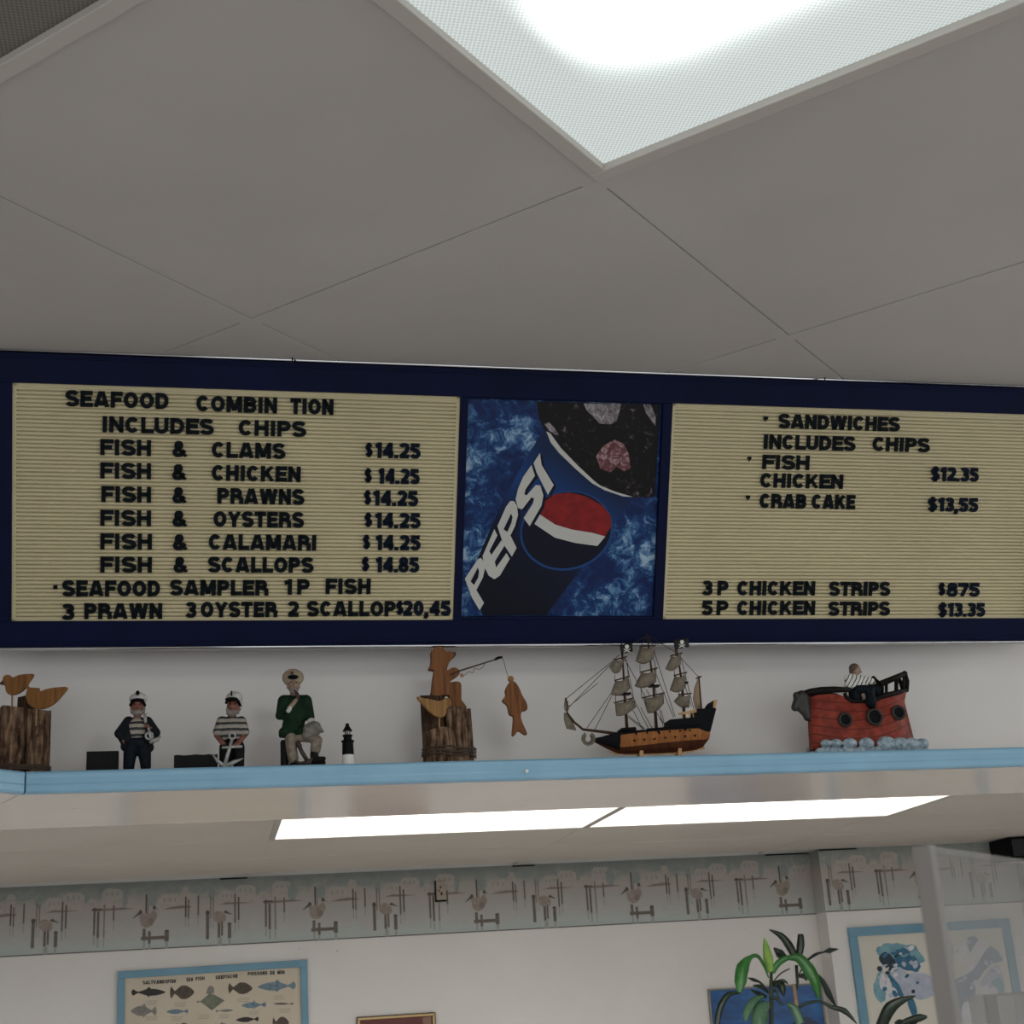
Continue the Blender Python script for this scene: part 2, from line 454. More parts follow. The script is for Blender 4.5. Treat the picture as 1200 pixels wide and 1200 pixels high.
# ------------------------------------------------------------------ ceiling lights
def lens_mat(name, hot, rim, tubes, half, sig, cell=.0048, tint='eef7f4', end=None):
    """lit prismatic acrylic: the tubes behind make it brightest above them; fine prisms break the light into cells"""
    t = NT(name); o = t.sep(t.coord())
    g = None
    for x in tubes:
        q = t.math('DIVIDE', t.math('SUBTRACT', o[0], x), sig)
        q = t.math('EXPONENT', t.math('MULTIPLY', t.math('MULTIPLY', q, q), -1))
        g = q if g is None else t.math('MAXIMUM', g, q)
    e = t.math('SUBTRACT', half, t.math('ABSOLUTE', o[1]))
    e = t.math('MULTIPLY', t.math('SUBTRACT', e, .068), 1/.13, clamp=True)
    g = t.math('MULTIPLY', g, t.math('MULTIPLY', e, e))
    s = t.math('ADD', t.math('MULTIPLY', g, hot), rim)
    v = t.add('ShaderNodeTexVoronoi'); v.inputs['Scale'].default_value = 1/cell; v.inputs['Randomness'].default_value = 0.0
    t.link(t.coord(rot=(0, 0, R(45))), v.inputs['Vector'])
    pr = t.math('ADD', .62, t.math('MULTIPLY', v.outputs['Distance'], .95))
    s = t.math('MULTIPLY', s, pr)
    em = t.add('ShaderNodeEmission'); em.inputs['Color'].default_value = lin(tint); t.link(s, em.inputs['Strength'])
    gl = t.add('ShaderNodeBsdfGlossy'); gl.inputs['Roughness'].default_value = .2; gl.inputs['Color'].default_value = (.05, .05, .05, 1)
    ad = t.add('ShaderNodeAddShader'); t.link(em.outputs[0], ad.inputs[0]); t.link(gl.outputs[0], ad.inputs[1]); t.link(ad.outputs[0], t.out.inputs['Surface'])
    return t.m
m_frame = M('troffer_frame_paint', 'b9b3ac', .5)
def troffer(name, label, i, j, lens, group=None):
    """2 x 4 ft lay-in light; cells (i, j) and (i, j-1) along g2; local x along g1, y along g2"""
    m = Matrix.Identity(4)
    c = gp(i+.5, j, CEIL)
    for r_ in range(3): m[r_][0], m[r_][1], m[r_][3] = g1[r_], g2[r_], c[r_]
    t = thing(name, label, 'ceiling light', m, group)
    hx, hy = T/2-.0135, T-.0135
    mb = MB()
    for sx in (-1, 1):
        a = sorted((sx*hx, sx*(hx-.022)))
        mb.box(a[0], a[1], -hy, hy, -.006, .014)
    for sy in (-1, 1):
        a = sorted((sy*hy, sy*(hy-.022)))
        mb.box(-hx+.022, hx-.022, a[0], a[1], -.0055, .014)
    obj('door_frame', mb, m_frame, t, bevel=.0015)
    mb = MB(); mb.box(-hx+.02, hx-.02, -hy+.02, hy-.02, .004, .0075); obj('lens', mb, lens, t)
    mb = MB(); z = .009
    for s in (((-hx, -hy), (hx, -hy+.004)), ((-hx, hy-.004), (hx, hy)), ((-hx, -hy), (-hx+.004, hy)), ((hx-.004, -hy), (hx, hy))):
        mb.box(s[0][0], s[1][0], s[0][1], s[1][1], z+.005, .105)
    mb.box(-hx, hx, -hy, hy, .105, .109)
    obj('housing', mb, m_frame, t)
    return t
lm = lens_mat('lit_prismatic_lens', LENS_HOT, LENS_RIM, (-.0, ), .58, .070)
troffer('ceiling_light', 'large lit fluorescent panel with prismatic lens in the near ceiling above the menu board', -1, -1, lm)
lm2 = lens_mat('lit_prismatic_lens_side', LENS_SIDE, LENS_RIM, (0, ), .58, .16)
troffer('ceiling_light', 'lit fluorescent panel out of view to the right of the menu board', 3, -3, lm2)
m_unlit = NT('unlit_prismatic_lens'); m_unlit.b.inputs['Base Color'].default_value = lin('6f6b66'); m_unlit.b.inputs['Roughness'].default_value = .35
vv = m_unlit.add('ShaderNodeTexVoronoi'); vv.inputs['Scale'].default_value = 1/.0048; vv.inputs['Randomness'].default_value = 0
m_unlit.link(m_unlit.coord(rot=(0, 0, R(45))), vv.inputs['Vector'])
m_unlit.link(m_unlit.ramp(vv.outputs['Distance'], [(0, '8d8881'), (.5, '66625d'), (.75, '4b4843')]), m_unlit.b.inputs['Base Color'])
# unlit one at the top left corner: its long side along g1
def unlit():
    m = Matrix.Identity(4); c = gp(-2, .5, CEIL)
    for r_ in range(3): m[r_][0], m[r_][1], m[r_][3] = g2[r_], -g1[r_], c[r_]
    t = thing('ceiling_light', 'dark unlit fluorescent panel at the top left corner of the ceiling', 'ceiling light', m)
    hx, hy = T/2-.0135, T-.0135; mb = MB()
    for sx in (-1, 1):
        a = sorted((sx*hx, sx*(hx-.022))); mb.box(a[0], a[1], -hy, hy, -.006, .014)
    for sy in (-1, 1):
        a = sorted((sy*hy, sy*(hy-.022))); mb.box(-hx+.022, hx-.022, a[0], a[1], -.0055, .014)
    obj('door_frame', mb, m_frame, t, bevel=.0015)
    mb = MB(); mb.box(-hx+.02, hx-.02, -hy+.02, hy-.02, .004, .0075); obj('lens', mb, m_unlit.m, t)
    mb = MB(); mb.box(-hx, hx, -hy, hy, .10, .105); obj('housing', mb, m_frame, t)
unlit()
lens_b = lens_mat('lit_lens_dining', LENS_BACK, LENS_BACK*.55, (-.14, .14), .64, .13, cell=.012, tint='fffaf0')
for k, (x0, x1, y0, y1) in enumerate(lens_rect):
    cx, cy = (x0+x1)/2, (y0+y1)/2
    m = Matrix.Translation((cx, cy, LOWCEIL)) @ Matrix.Rotation(R(90), 4, 'Z')
    t = thing('ceiling_light', ['lit fluorescent panel on the dining room ceiling, left one of the end to end pair', 'lit fluorescent panel on the dining room ceiling, right one of the end to end pair'][k], 'ceiling light', m, 'fluorescent panels on the dining room ceiling')
    hy, hx = (x1-x0)/2, (y1-y0)/2
    mb = MB(); mb.box(-hx, hx, -hy, hy, -.004, 0); obj('lens', mb, lens_b, t)
    mb = MB()
    e0, e1 = ((.0215, .0125) if k else (.0125, .0215))      # local +y looks towards -x: outer ends wider than the inner ones
    mb.box(-hx-.0215, -hx, -hy-e0, hy+e1, -.006, .02); mb.box(hx, hx+.0215, -hy-e0, hy+e1, -.006, .02)
    mb.box(-hx, hx, -hy-e0, -hy, -.006, .02); mb.box(-hx, hx, hy, hy+e1, -.006, .02)
    obj('door_frame', mb, m_frame, t)

lens_fill = lens_mat('added_fill_lens_dining', LENS_FILL, LENS_FILL*.5, (-.14, .14), .64, .13, cell=.012, tint='f6faff')  # added panels, unseen behind the soffit, to brighten the dining room wall
for cx, lab in ((-1.64, 'left'), (.85, 'middle'), (3.34, 'right')):
    m = Matrix.Translation((cx, 3.67, LOWCEIL)) @ Matrix.Rotation(R(90), 4, 'Z')
    t = thing('ceiling_light', 'added unseen fill light panel on the dining room ceiling hidden by the soffit, %s of three' % lab, 'ceiling light', m, 'added fill light panels hidden behind the soffit')
    mb = MB(); mb.box(-.28, .28, -.59, .59, -.005, -.0016); obj('lens', mb, lens_fill, t)
    mb = MB()
    for sx in (-1, 1):
        a = sorted((sx*.28, sx*.302)); mb.box(a[0], a[1], -.612, .612, -.007, -.0016)
        a = sorted((sx*.59, sx*.612)); mb.box(-.28, .28, a[0], a[1], -.007, -.0016)
    obj('door_frame', mb, m_frame, t)

# ------------------------------------------------------------------ shelf with blue edge
m_blue = M('blue_trim_paint', '86b0c8', .34, var=9, h2='7aa3bc', bump=(70, .12, .001))
m_shelf = M('shelf_board_paint', 'cfc8c2', .5, var=8, h2='c6bfb9')
shelf = thing('display_shelf', 'long shelf with pale blue edge trim under the menu board', 'shelf', F)
mb = MB(); FIc = lambda q: FI @ q
a = FIc(cw + mit*.019); b = FIc(cw + mit*(WALL_D-.0005))
mb.prism([(a.x, a.y, SHELF_B+.0325), (3.5, .019, SHELF_B+.0325), (3.5, WALL_D-.0005, SHELF_B+.0325), (b.x, b.y, SHELF_B+.0325)], (0, 0, SHELF_T-.0005-SHELF_B-.0325))
obj('shelf_board', mb, m_shelf, shelf)
def edge(p0, p1, back, z0, z1, m0, m1):
    """rounded trim strip from p0 to p1; mitre vectors at both ends"""
    prof = [(1, z0), (.12, z0), (0, z0+.003), (0, z0+.011), (.035, z0+.014), (.045, z1-.010), (0.02, z1-.006), (0.03, z1-.003), (.2, z1), (1, z1)]
    m_ = MB(); A = [m_.vert(FIc(p0 + m0*(.0185*q)) + Vector((0, 0, z))) for q, z in prof]; B = [m_.vert(FIc(p1 + m1*(.0185*q)) + Vector((0, 0, z))) for q, z in prof]
    n = len(prof)
    for i in range(n): m_._f((A[i], B[i], B[(i+1) % n], A[(i+1) % n]))
    m_._f(A[::-1]); m_._f(B); return m_
nF = F.to_3x3() @ Vector((0, 1, 0))
obj('edge_trim', edge(cw + Vector((.0012, 0, 0)), FQ(3.5, 0, 0), None, SHELF_B, SHELF_T+.0004, mit, nF), m_blue, shelf, bevel=.0006)
obj('edge_trim', edge(cw + LEFT*1.6, cw + LEFT*.0012, None, SHELF_B, SHELF_T+.0004, n45, mit), m_blue, shelf, bevel=.0006)
mb = MB(); zz = SHELF_B+.0325
q = [FIc(v) for v in (cw+mit*.019+LEFT*1.6, cw+mit*.019+LEFT*.001, cw+mit*(WALL_D-.0005)+LEFT*.001, cw+mit*(WALL_D-.0005)+LEFT*1.6)]
mb.prism([(v.x, v.y, zz) for v in q], (0, 0, SHELF_T-.0005-zz)); obj('shelf_board', mb, m_shelf, shelf)

pin = thing('push_pin', 'tiny white headed pin stuck in the blue shelf edge', 'pin', F @ Matrix.Translation(fp(616, 903.5, 0)))
mb = MB(); mb.tube([(0, .004, 0), (0, -.006, -.001)], .0009, 8); obj('shank', mb, M('pin_steel', '8d8d8d', .3, 1), pin)
mb = MB(); mb.ell((0, -.0075, -.0012), .0032); obj('head', mb, M('pin_white', 'e6e4df', .3), pin, smooth=True)

# ------------------------------------------------------------------ menu board
LEAN = R(24.8)
BO = Vector((-.298, .0646, EYE+.6346))
bu = Vector((0, -math.sin(LEAN), math.cos(LEAN))); bn = Vector((1, 0, 0)).cross(bu)
BM = Matrix(((1, bu.x, bn.x, BO.x), (0, bu.y, bn.y, BO.y), (0, bu.z, bn.z, BO.z), (0, 0, 0, 1)))
BM = F @ BM; BMI = BM.inverted()
def onb(px, py):
    o = BMI @ EYEV; r = BMI.to_3x3() @ ray(px, py); q = o - r*(o.z/r.z); return q.x, q.y
board = thing('menu_board', 'long navy framed menu board leaning out from the wall above the ornaments', 'menu board', BM)
m_navy = M('navy_frame', '0e1535', .45, var=14, h2='0b112b', spec=.08)
m_cream = M('cream_letter_panel', 'c6b994', .5, var=5, h2='bdb08c')
m_chrome = M('chrome', 'd0d0d2', .14, 1)
m_letter = M('letter_plastic', '0c1216', .45, spec=.08)
m_price = M('letter_plastic_blue', '0b1422', .45, spec=.08)
U0, U1, V0, V1 = -.036, 1.815, -.042, .419
PAN = [(0., .705, -.001, .3725), (1.0745, 1.7795, -.001, .3725)]; POS = (.7185, 1.0575, .004, .3705)
mb = MB(); zf = .006; zbk = -.030
vs = [V0, -.001, .3725, V1]
mb.box(U0, U1, V0, PAN[0][2], zbk, zf); mb.box(U0, U1, PAN[0][3], V1, zbk, zf)
mb.box(U0, PAN[0][0], PAN[0][2], PAN[0][3], zbk, zf); mb.box(PAN[1][1], U1, PAN[0][2], PAN[0][3], zbk, zf)
mb.box(PAN[0][1], POS[0], PAN[0][2], PAN[0][3], zbk, zf-.001); mb.box(POS[1], PAN[1][0], PAN[0][2], PAN[0][3], zbk, zf-.001)
mb.box(POS[0], POS[1], PAN[0][2], POS[2], zbk, zf-.001); mb.box(POS[0], POS[1], POS[3], PAN[0][3], zbk, zf-.001)
mb.box(U0, U1, V0, V1, zbk-.002, zbk)
for v in (V0+.006, V1-.006): mb.box(U0, U1, v-.002, v+.002, zf, zf+.002)          # ribs near the rails
obj('frame', mb, m_navy, board, bevel=.0012)
for v, zc in ((V0-.0035, -.004), (V1+.0035, -.004)):
    mb = MB(); mb.tube([(U0, v, zc), (U1, v, zc)], .0050, 14); mb.box(U0, U1, v-.0015, v+.0015, zbk, zc)
    obj('chrome_rail', mb, m_chrome, board, smooth=True)
for px in (345, 968):
    u = onb(px, 437)[0]; mb = MB()
    mb.tube([(u-.004, V1-.002, zf+.001), (u-.004, V1+.010, zf-.002), (u, V1+.017, -.004), (u+.004, V1+.012, -.012), (u+.004, V1-.004, -.032)], .0012, 6)
    obj('hanging_hook', mb, m_dark, board, smooth=True, label='small black wire hook over the top rail')
panels = []
for k, (a, b, v0, v1) in enumerate(PAN):
    mb = MB(); n = 57; lip = .006; p = (v1-v0-2*lip)/n
    prof = [(v0, .0005), (v0+lip, .0005)]
    for i in range(n):
        q = v0+lip+i*p
        prof += [(q+.0001, -.0035), (q+.0016, -.0035), (q+.0018, 0.), (q+.0026, .0006), (q+p-.0012, .0006), (q+p-.0001, 0.)]
    prof += [(v1-lip, .0005), (v1, .0005)]
    mb.grid([[(a+lip, v, z) for v, z in prof], [(b-lip, v, z) for v, z in prof]])
    for x0, x1 in ((a, a+lip), (b-lip, b)): mb.box(x0, x1, v0, v1, -.004, .0012)
    mb.box(a, b, v0, v1, -.02, -.005)
    for v in (v0, v1-.0035): mb.box(a, b, v, v+.0035, -.004, .0012)
    o = obj('letter_panel', mb, m_cream, board, label=['cream grooved panel at the left end with the seafood combination list', 'cream grooved panel at the right end with the sandwich list'][k]); panels.append(o)

def _arc(cx, cy, rx, ry, a0, a1, n=9): return [(cx+rx*math.cos(R(a0+(a1-a0)*i/n)), cy+ry*math.sin(R(a0+(a1-a0)*i/n))) for i in range(n+1)]
TK = .27; _h = TK/2; _l, _b, _t = _h, _h, 1-_h
def _glyphs():
    W = .70; r = W-_h; m = W/2; G = {}
    O = lambda w_: _arc(w_/2, .5, w_/2-_h, .5-_h, 90, 450, 24)
    G['A'] = (.80, [[(.12, 0), (.36, 1)], [(.68, 0), (.44, 1)], [(.2, .25), (.6, .25)]])
    G['B'] = (W, [[(_l, 0), (_l, 1)], [(_l, _t)]+_arc(.40, .705, r-.40-.02, _t-.705, 90, -90)+[(_l, .525)], [(_l, .525)]+_arc(.42, .32, r-.42, .32-_b, 90, -90)+[(_l, _b)]])
    G['C'] = (W, [_arc(m, .5, m-_h, .5-_h, 38, 322, 20)])
    G['D'] = (W, [[(_l, 0), (_l, 1)], [(_l, _t)]+_arc(.33, .5, r-.33, .5-_h, 90, -90, 14)+[(_l, _b)]])
    G['E'] = (.62, [[(_l, 0), (_l, 1)], [(_l, _t), (.61, _t)], [(_l, .51), (.56, .51)], [(_l, _b), (.62, _b)]])
    G['F'] = (.60, [[(_l, 0), (_l, 1)], [(_l, _t), (.60, _t)], [(_l, .49), (.54, .49)]])
    G['H'] = (W, [[(_l, 0), (_l, 1)], [(r, 0), (r, 1)], [(_l, .51), (r, .51)]])
    G['I'] = (TK, [[(_l, 0), (_l, 1)]])
    G['K'] = (.74, [[(_l, 0), (_l, 1)], [(.16, .36), (.60, 1.0)], [(.30, .60), (.63, 0)]])
    G['L'] = (.58, [[(_l, 0), (_l, 1)], [(_l, _b), (.58, _b)]])
    G['M'] = (.86, [[(_l, 0), (_l, 1)], [(.86-_h, 0), (.86-_h, 1)], [(.17, 1), (.43, .12)], [(.69, 1), (.43, .12)]])
    G['N'] = (W, [[(_l, 0), (_l, 1)], [(r, 0), (r, 1)], [(.12, .97), (.58, .03)]])
    G['O'] = (.76, [O(.76)])
    G['P'] = (.66, [[(_l, 0), (_l, 1)], [(_l, _t)]+_arc(.38, .67, .66-_h-.38, _t-.67, 90, -90)+[(_l, .455)]])
    G['R'] = (.71, [[(_l, 0), (_l, 1)], [(_l, _t)]+_arc(.38, .69, .66-_h-.38, _t-.69, 90, -90)+[(_l, .49)], [(.40, .50), (.60, .35), (.60, 0)]])
    G['S'] = (.68, [_arc(.34, .70, .215, .19, 15, 245, 12)+[(.42, .475)]+_arc(.34, .30, .228, .19, 55, -165, 12)])
    G['T'] = (.64, [[(.32, 0), (.32, 1)], [(0, _t), (.64, _t)]])
    G['U'] = (W, [[(_l, 1), (_l, .36)]+_arc(m, .36, m-_h, .36-_h, 180, 360, 12)+[(r, 1)]])
    G['W'] = (1.02, [[(.12, 1), (.28, 0)], [(.49, 1), (.30, 0)], [(.53, 1), (.72, 0)], [(.90, 1), (.74, 0)]])
    G['Y'] = (.74, [[(.11, 1), (.37, .42)], [(.63, 1), (.37, .42)], [(.37, .5), (.37, 0)]])
    G['&'] = (.80, [[(.74, .0), (.22, .62)]+_arc(.34, .74, .13, .15, 215, -35, 10)+[(.42, .60), (.22, .46)]+_arc(.31, .29, .20, .18, 130, 290, 8)+[(.5, .17), (.66, .44)]])
    G['$'] = (.62, [_arc(.31, .68, .19, .16, 15, 245, 10)+[(.38, .48)]+_arc(.31, .31, .20, .17, 55, -165, 10), [(.31, -.04), (.31, 1.04)]])
    G['0'] = (.66, [O(.66)])
    G['1'] = (.42, [[(.30, 0), (.30, 1)], [(.04, .76), (.28, .84)]])
    G['2'] = (.64, [_arc(.32, .69, .205, .20, 165, -20, 10)+[(.42, .42), (.16, .17)], [(.06, _b), (.63, _b)]])
    G['3'] = (.64, [_arc(.31, .71, .19, .18, 160, -80, 10), [(.24, .53), (.36, .53)], _arc(.31, .31, .21, .20, 80, -160, 10)])
    G['4'] = (.68, [[(.50, 0), (.50, 1)], [(.48, .95), (.10, .32)], [(.04, .30), (.68, .30)]])
    G['5'] = (.64, [[(.58, _t), (.16, _t), (.12, .50)], _arc(.31, .33, .215, .22, 130, -160, 12)])
    G['7'] = (.62, [[(.02, _t), (.56, _t)], [(.53, .92), (.24, 0)]])
    G['8'] = (.64, [_arc(.32, .72, .17, .17, 90, 450, 16), _arc(.32, .32, .21, .21, 90, 450, 16)])
    G['.'] = (.22, [[(.11, 0), (.11, .22)]])
    G[','] = (.22, [[(.11, .22), (.11, 0)], [(.15, .06), (.03, -.2)]])
    return G
GLY = _glyphs()
def add_text(mb, s, x0, x1, vb, cap, z0, z1, M4=None):
    """thick die-cut letters of word s between x0 and x1 in a plane's own x, y; z0..z1 their thickness"""
    gap = .085; tot = sum(GLY[c][0] for c in s) + gap*(len(s)-1); kx = (x1-x0)/tot; ky = cap; x = 0
    for c in s:
        w_, strokes = GLY[c]
        for st in strokes:
            hr = _h*ky*.97; W_ = w_*kx
            mx = lambda v: (hr+(v-_h)/(w_-TK)*(W_-2*hr)) if w_ > TK+.05 else W_/2+(v-w_/2)*kx
            P = [Vector((mx(q[0]), q[1]*ky)) for q in st]; closed = (P[0]-P[-1]).length < 1e-6 and len(P) > 3
            n = len(P); L = []; Rr = []
            for i in range(n):
                a = P[i-1] if i else (P[-2] if closed else None); b = P[i+1] if i < n-1 else (P[1] if closed else None)
                d1 = (P[i]-a).normalized() if a else None; d2 = (b-P[i]).normalized() if b else None
                d1 = d1 or d2; d2 = d2 or d1
                n1 = Vector((-d1.y, d1.x)); n2 = Vector((-d2.y, d2.x)); mm = (n1+n2)
                mm = mm/max(.35, mm.dot(n1)) if mm.length > .01 else n1
                if mm.length > 1.5: mm = mm.normalized()*1.5
                L.append(P[i]+mm*hr); Rr.append(P[i]-mm*hr)
            def pt(q, z):
                v = (x0+x*kx+q.x, vb+min(max(q.y, -.2*ky if c in '$,' else 0), (1.06 if c == '$' else 1.0)*ky), z); return mb.vert(M4 @ Vector(v) if M4 else v)
            A = [[pt(q, z) for q in side] for z in (z0, z1) for side in (L, Rr)]
            for i in range(n-1):
                mb._f((A[2][i], A[2][i+1], A[3][i+1], A[3][i])); mb._f((A[0][i], A[1][i], A[1][i+1], A[0][i+1]))
                mb._f((A[0][i], A[0][i+1], A[2][i+1], A[2][i])); mb._f((A[1][i], A[3][i], A[3][i+1], A[1][i+1]))
            if not closed:
                for i in (0, -1): mb._f((A[0][i], A[2][i], A[3][i], A[1][i]))
        x += w_+gap
ROWS = [  # panel, [(word, x0, x1, y of the baseline)] in the photograph's frame
 (0, [('SEAFOOD', 77, 197.5, 477.8), ('COMBIN', 230, 324.5, 483.2), ('TION', 340, 390.5, 485.6)]),
 (0, [('INCLUDES', 119.5, 250, 508), ('CHIPS', 279.5, 358, 511.2)]),
 (0, [('FISH', 117.5, 177, 533.8), ('&', 202.5, 218.8, 535.5), ('CLAMS', 248, 333.8, 537)]), (0, [('$', 428, 436, 537), ('14.25', 439, 492, 537)]),
 (0, [('FISH', 117.5, 177, 561), ('&', 202, 218.2, 562.5), ('CHICKEN', 248, 352, 564)]), (0, [('$', 427, 435, 567), ('14.25', 442.5, 491, 567)]),
 (0, [('FISH', 118.8, 177, 588.6), ('&', 202.5, 218.2, 589.5), ('PRAWNS', 254.5, 356, 590.8)]), (0, [('$', 426.3, 434.3, 592.7), ('14.25', 436.5, 489.3, 592.7)]),
 (0, [('FISH', 117.5, 177, 616.3), ('&', 202.5, 218.8, 617), ('OYSTERS', 250, 355.5, 617.7)]), (0, [('$', 426.8, 435.5, 618.8), ('14.25', 438.8, 492, 618.8)]),
 (0, [('FISH', 117.5, 178, 643.8), ('&', 203, 219.2, 644.5), ('CALAMARI', 244.5, 370.5, 644.5)]), (0, [('$', 425, 433, 644.7), ('14.25', 439.5, 492, 644.7)]),
 (0, [('FISH', 117.5, 178, 670.8), ('&', 203.8, 219.5, 670.8), ('SCALLOPS', 243.8, 366.8, 670.8)]), (0, [('$', 423.8, 432, 670.5), ('14.85', 439.5, 490.5, 670.5)]),
 (0, [('.', 62.5, 67.5, 690), ('SEAFOOD', 73, 187.5, 698.6), ('SAMPLER', 199.3, 313.8, 697.6), ('1', 333, 341.5, 696.6), ('P', 348, 362.5, 696.4), ('FISH', 381.3, 433.8, 695.8)]),
 (0, [('3', 72.5, 87, 726), ('PRAWN', 98.8, 190, 725), ('3', 217, 230, 723.6), ('OYSTER', 235, 324.5, 723), ('2', 336.8, 349.5, 722.6), ('SCALLOP', 359.5, 463, 722)]), (0, [('$', 463.8, 472, 721.6), ('20,45', 471.3, 527.5, 721.4)]),
 (1, [("'", 893.6, 899, 503), ('SANDWICHES', 911.6, 1053, 503.8)]),
 (1, [('INCLUDES', 893.6, 1001, 527.2), ('CHIPS', 1021.6, 1088, 529.3)]),
 (1, [("'", 875, 879.5, 550), ('FISH', 892.6, 947.4, 550.2)]), (1, [('$12.35', 1090, 1145.3, 564)]),
 (1, [('CHICKEN', 890, 986.8, 572)]),
 (1, [("'", 873, 878, 595.5), ('CRAB', 889.4, 943.8, 595.6), ('CAKE', 950.3, 1001, 596.4)]), (1, [('$13,55', 1086.5, 1144.6, 599.5)]),
 (1, [('3', 822, 833.8, 697.3), ('P', 839.9, 852.4, 697.3), ('CHICKEN', 863.2, 953.9, 697.5), ('STRIPS', 970.7, 1041.7, 698)]), (1, [('$', 1098.7, 1106, 699), ('875', 1109, 1146.3, 699)]),
 (1, [('5', 822, 833.8, 720.5), ('P', 839, 852.4, 720.5), ('CHICKEN', 863.2, 953.9, 720.5), ('STRIPS', 970, 1041.3, 721.2)]), (1, [('$13.35', 1098.7, 1152.8, 722.4)]),
]
CAP = .0255
for pan, words in ROWS:
    price = any('$' in q[0] for q in words)
    if price and len(words) == 2: words = [words]
    for wd in words:
        mb = MB(); txt = ''
        for s, x0, x1, yb in (wd if isinstance(wd, list) else [wd]):
            a, _ = onb(x0, yb); b, _ = onb(x1, yb); _, v = onb((x0+x1)/2, yb); txt += s
            if s == '.':  mb.box(a, b, v, v+.006, .0012, .0035); continue
            if s == "'":
                _, vt = onb(x0, yb-15); mb.prism([(a, vt, .0012), (b, vt, .0012), (b-.001, vt-.005, .0012), (a+.002, vt-.009, .0012), (a+.003, vt-.005, .0012), (a, vt-.005, .0012)], (0, 0, .0022)); continue
            k_ = .86 if s == '$' else 1
            add_text(mb, s, a, b, v+(.003 if s == '$' else 0), CAP*k_, .0012, .0036)
        obj('price' if price else ('mark' if txt in ".'" else 'word'), mb, m_price if price else m_letter, panels[pan], label=('dark price reading ' if price else 'black lettering reading ') + txt if txt not in ".'" else None)

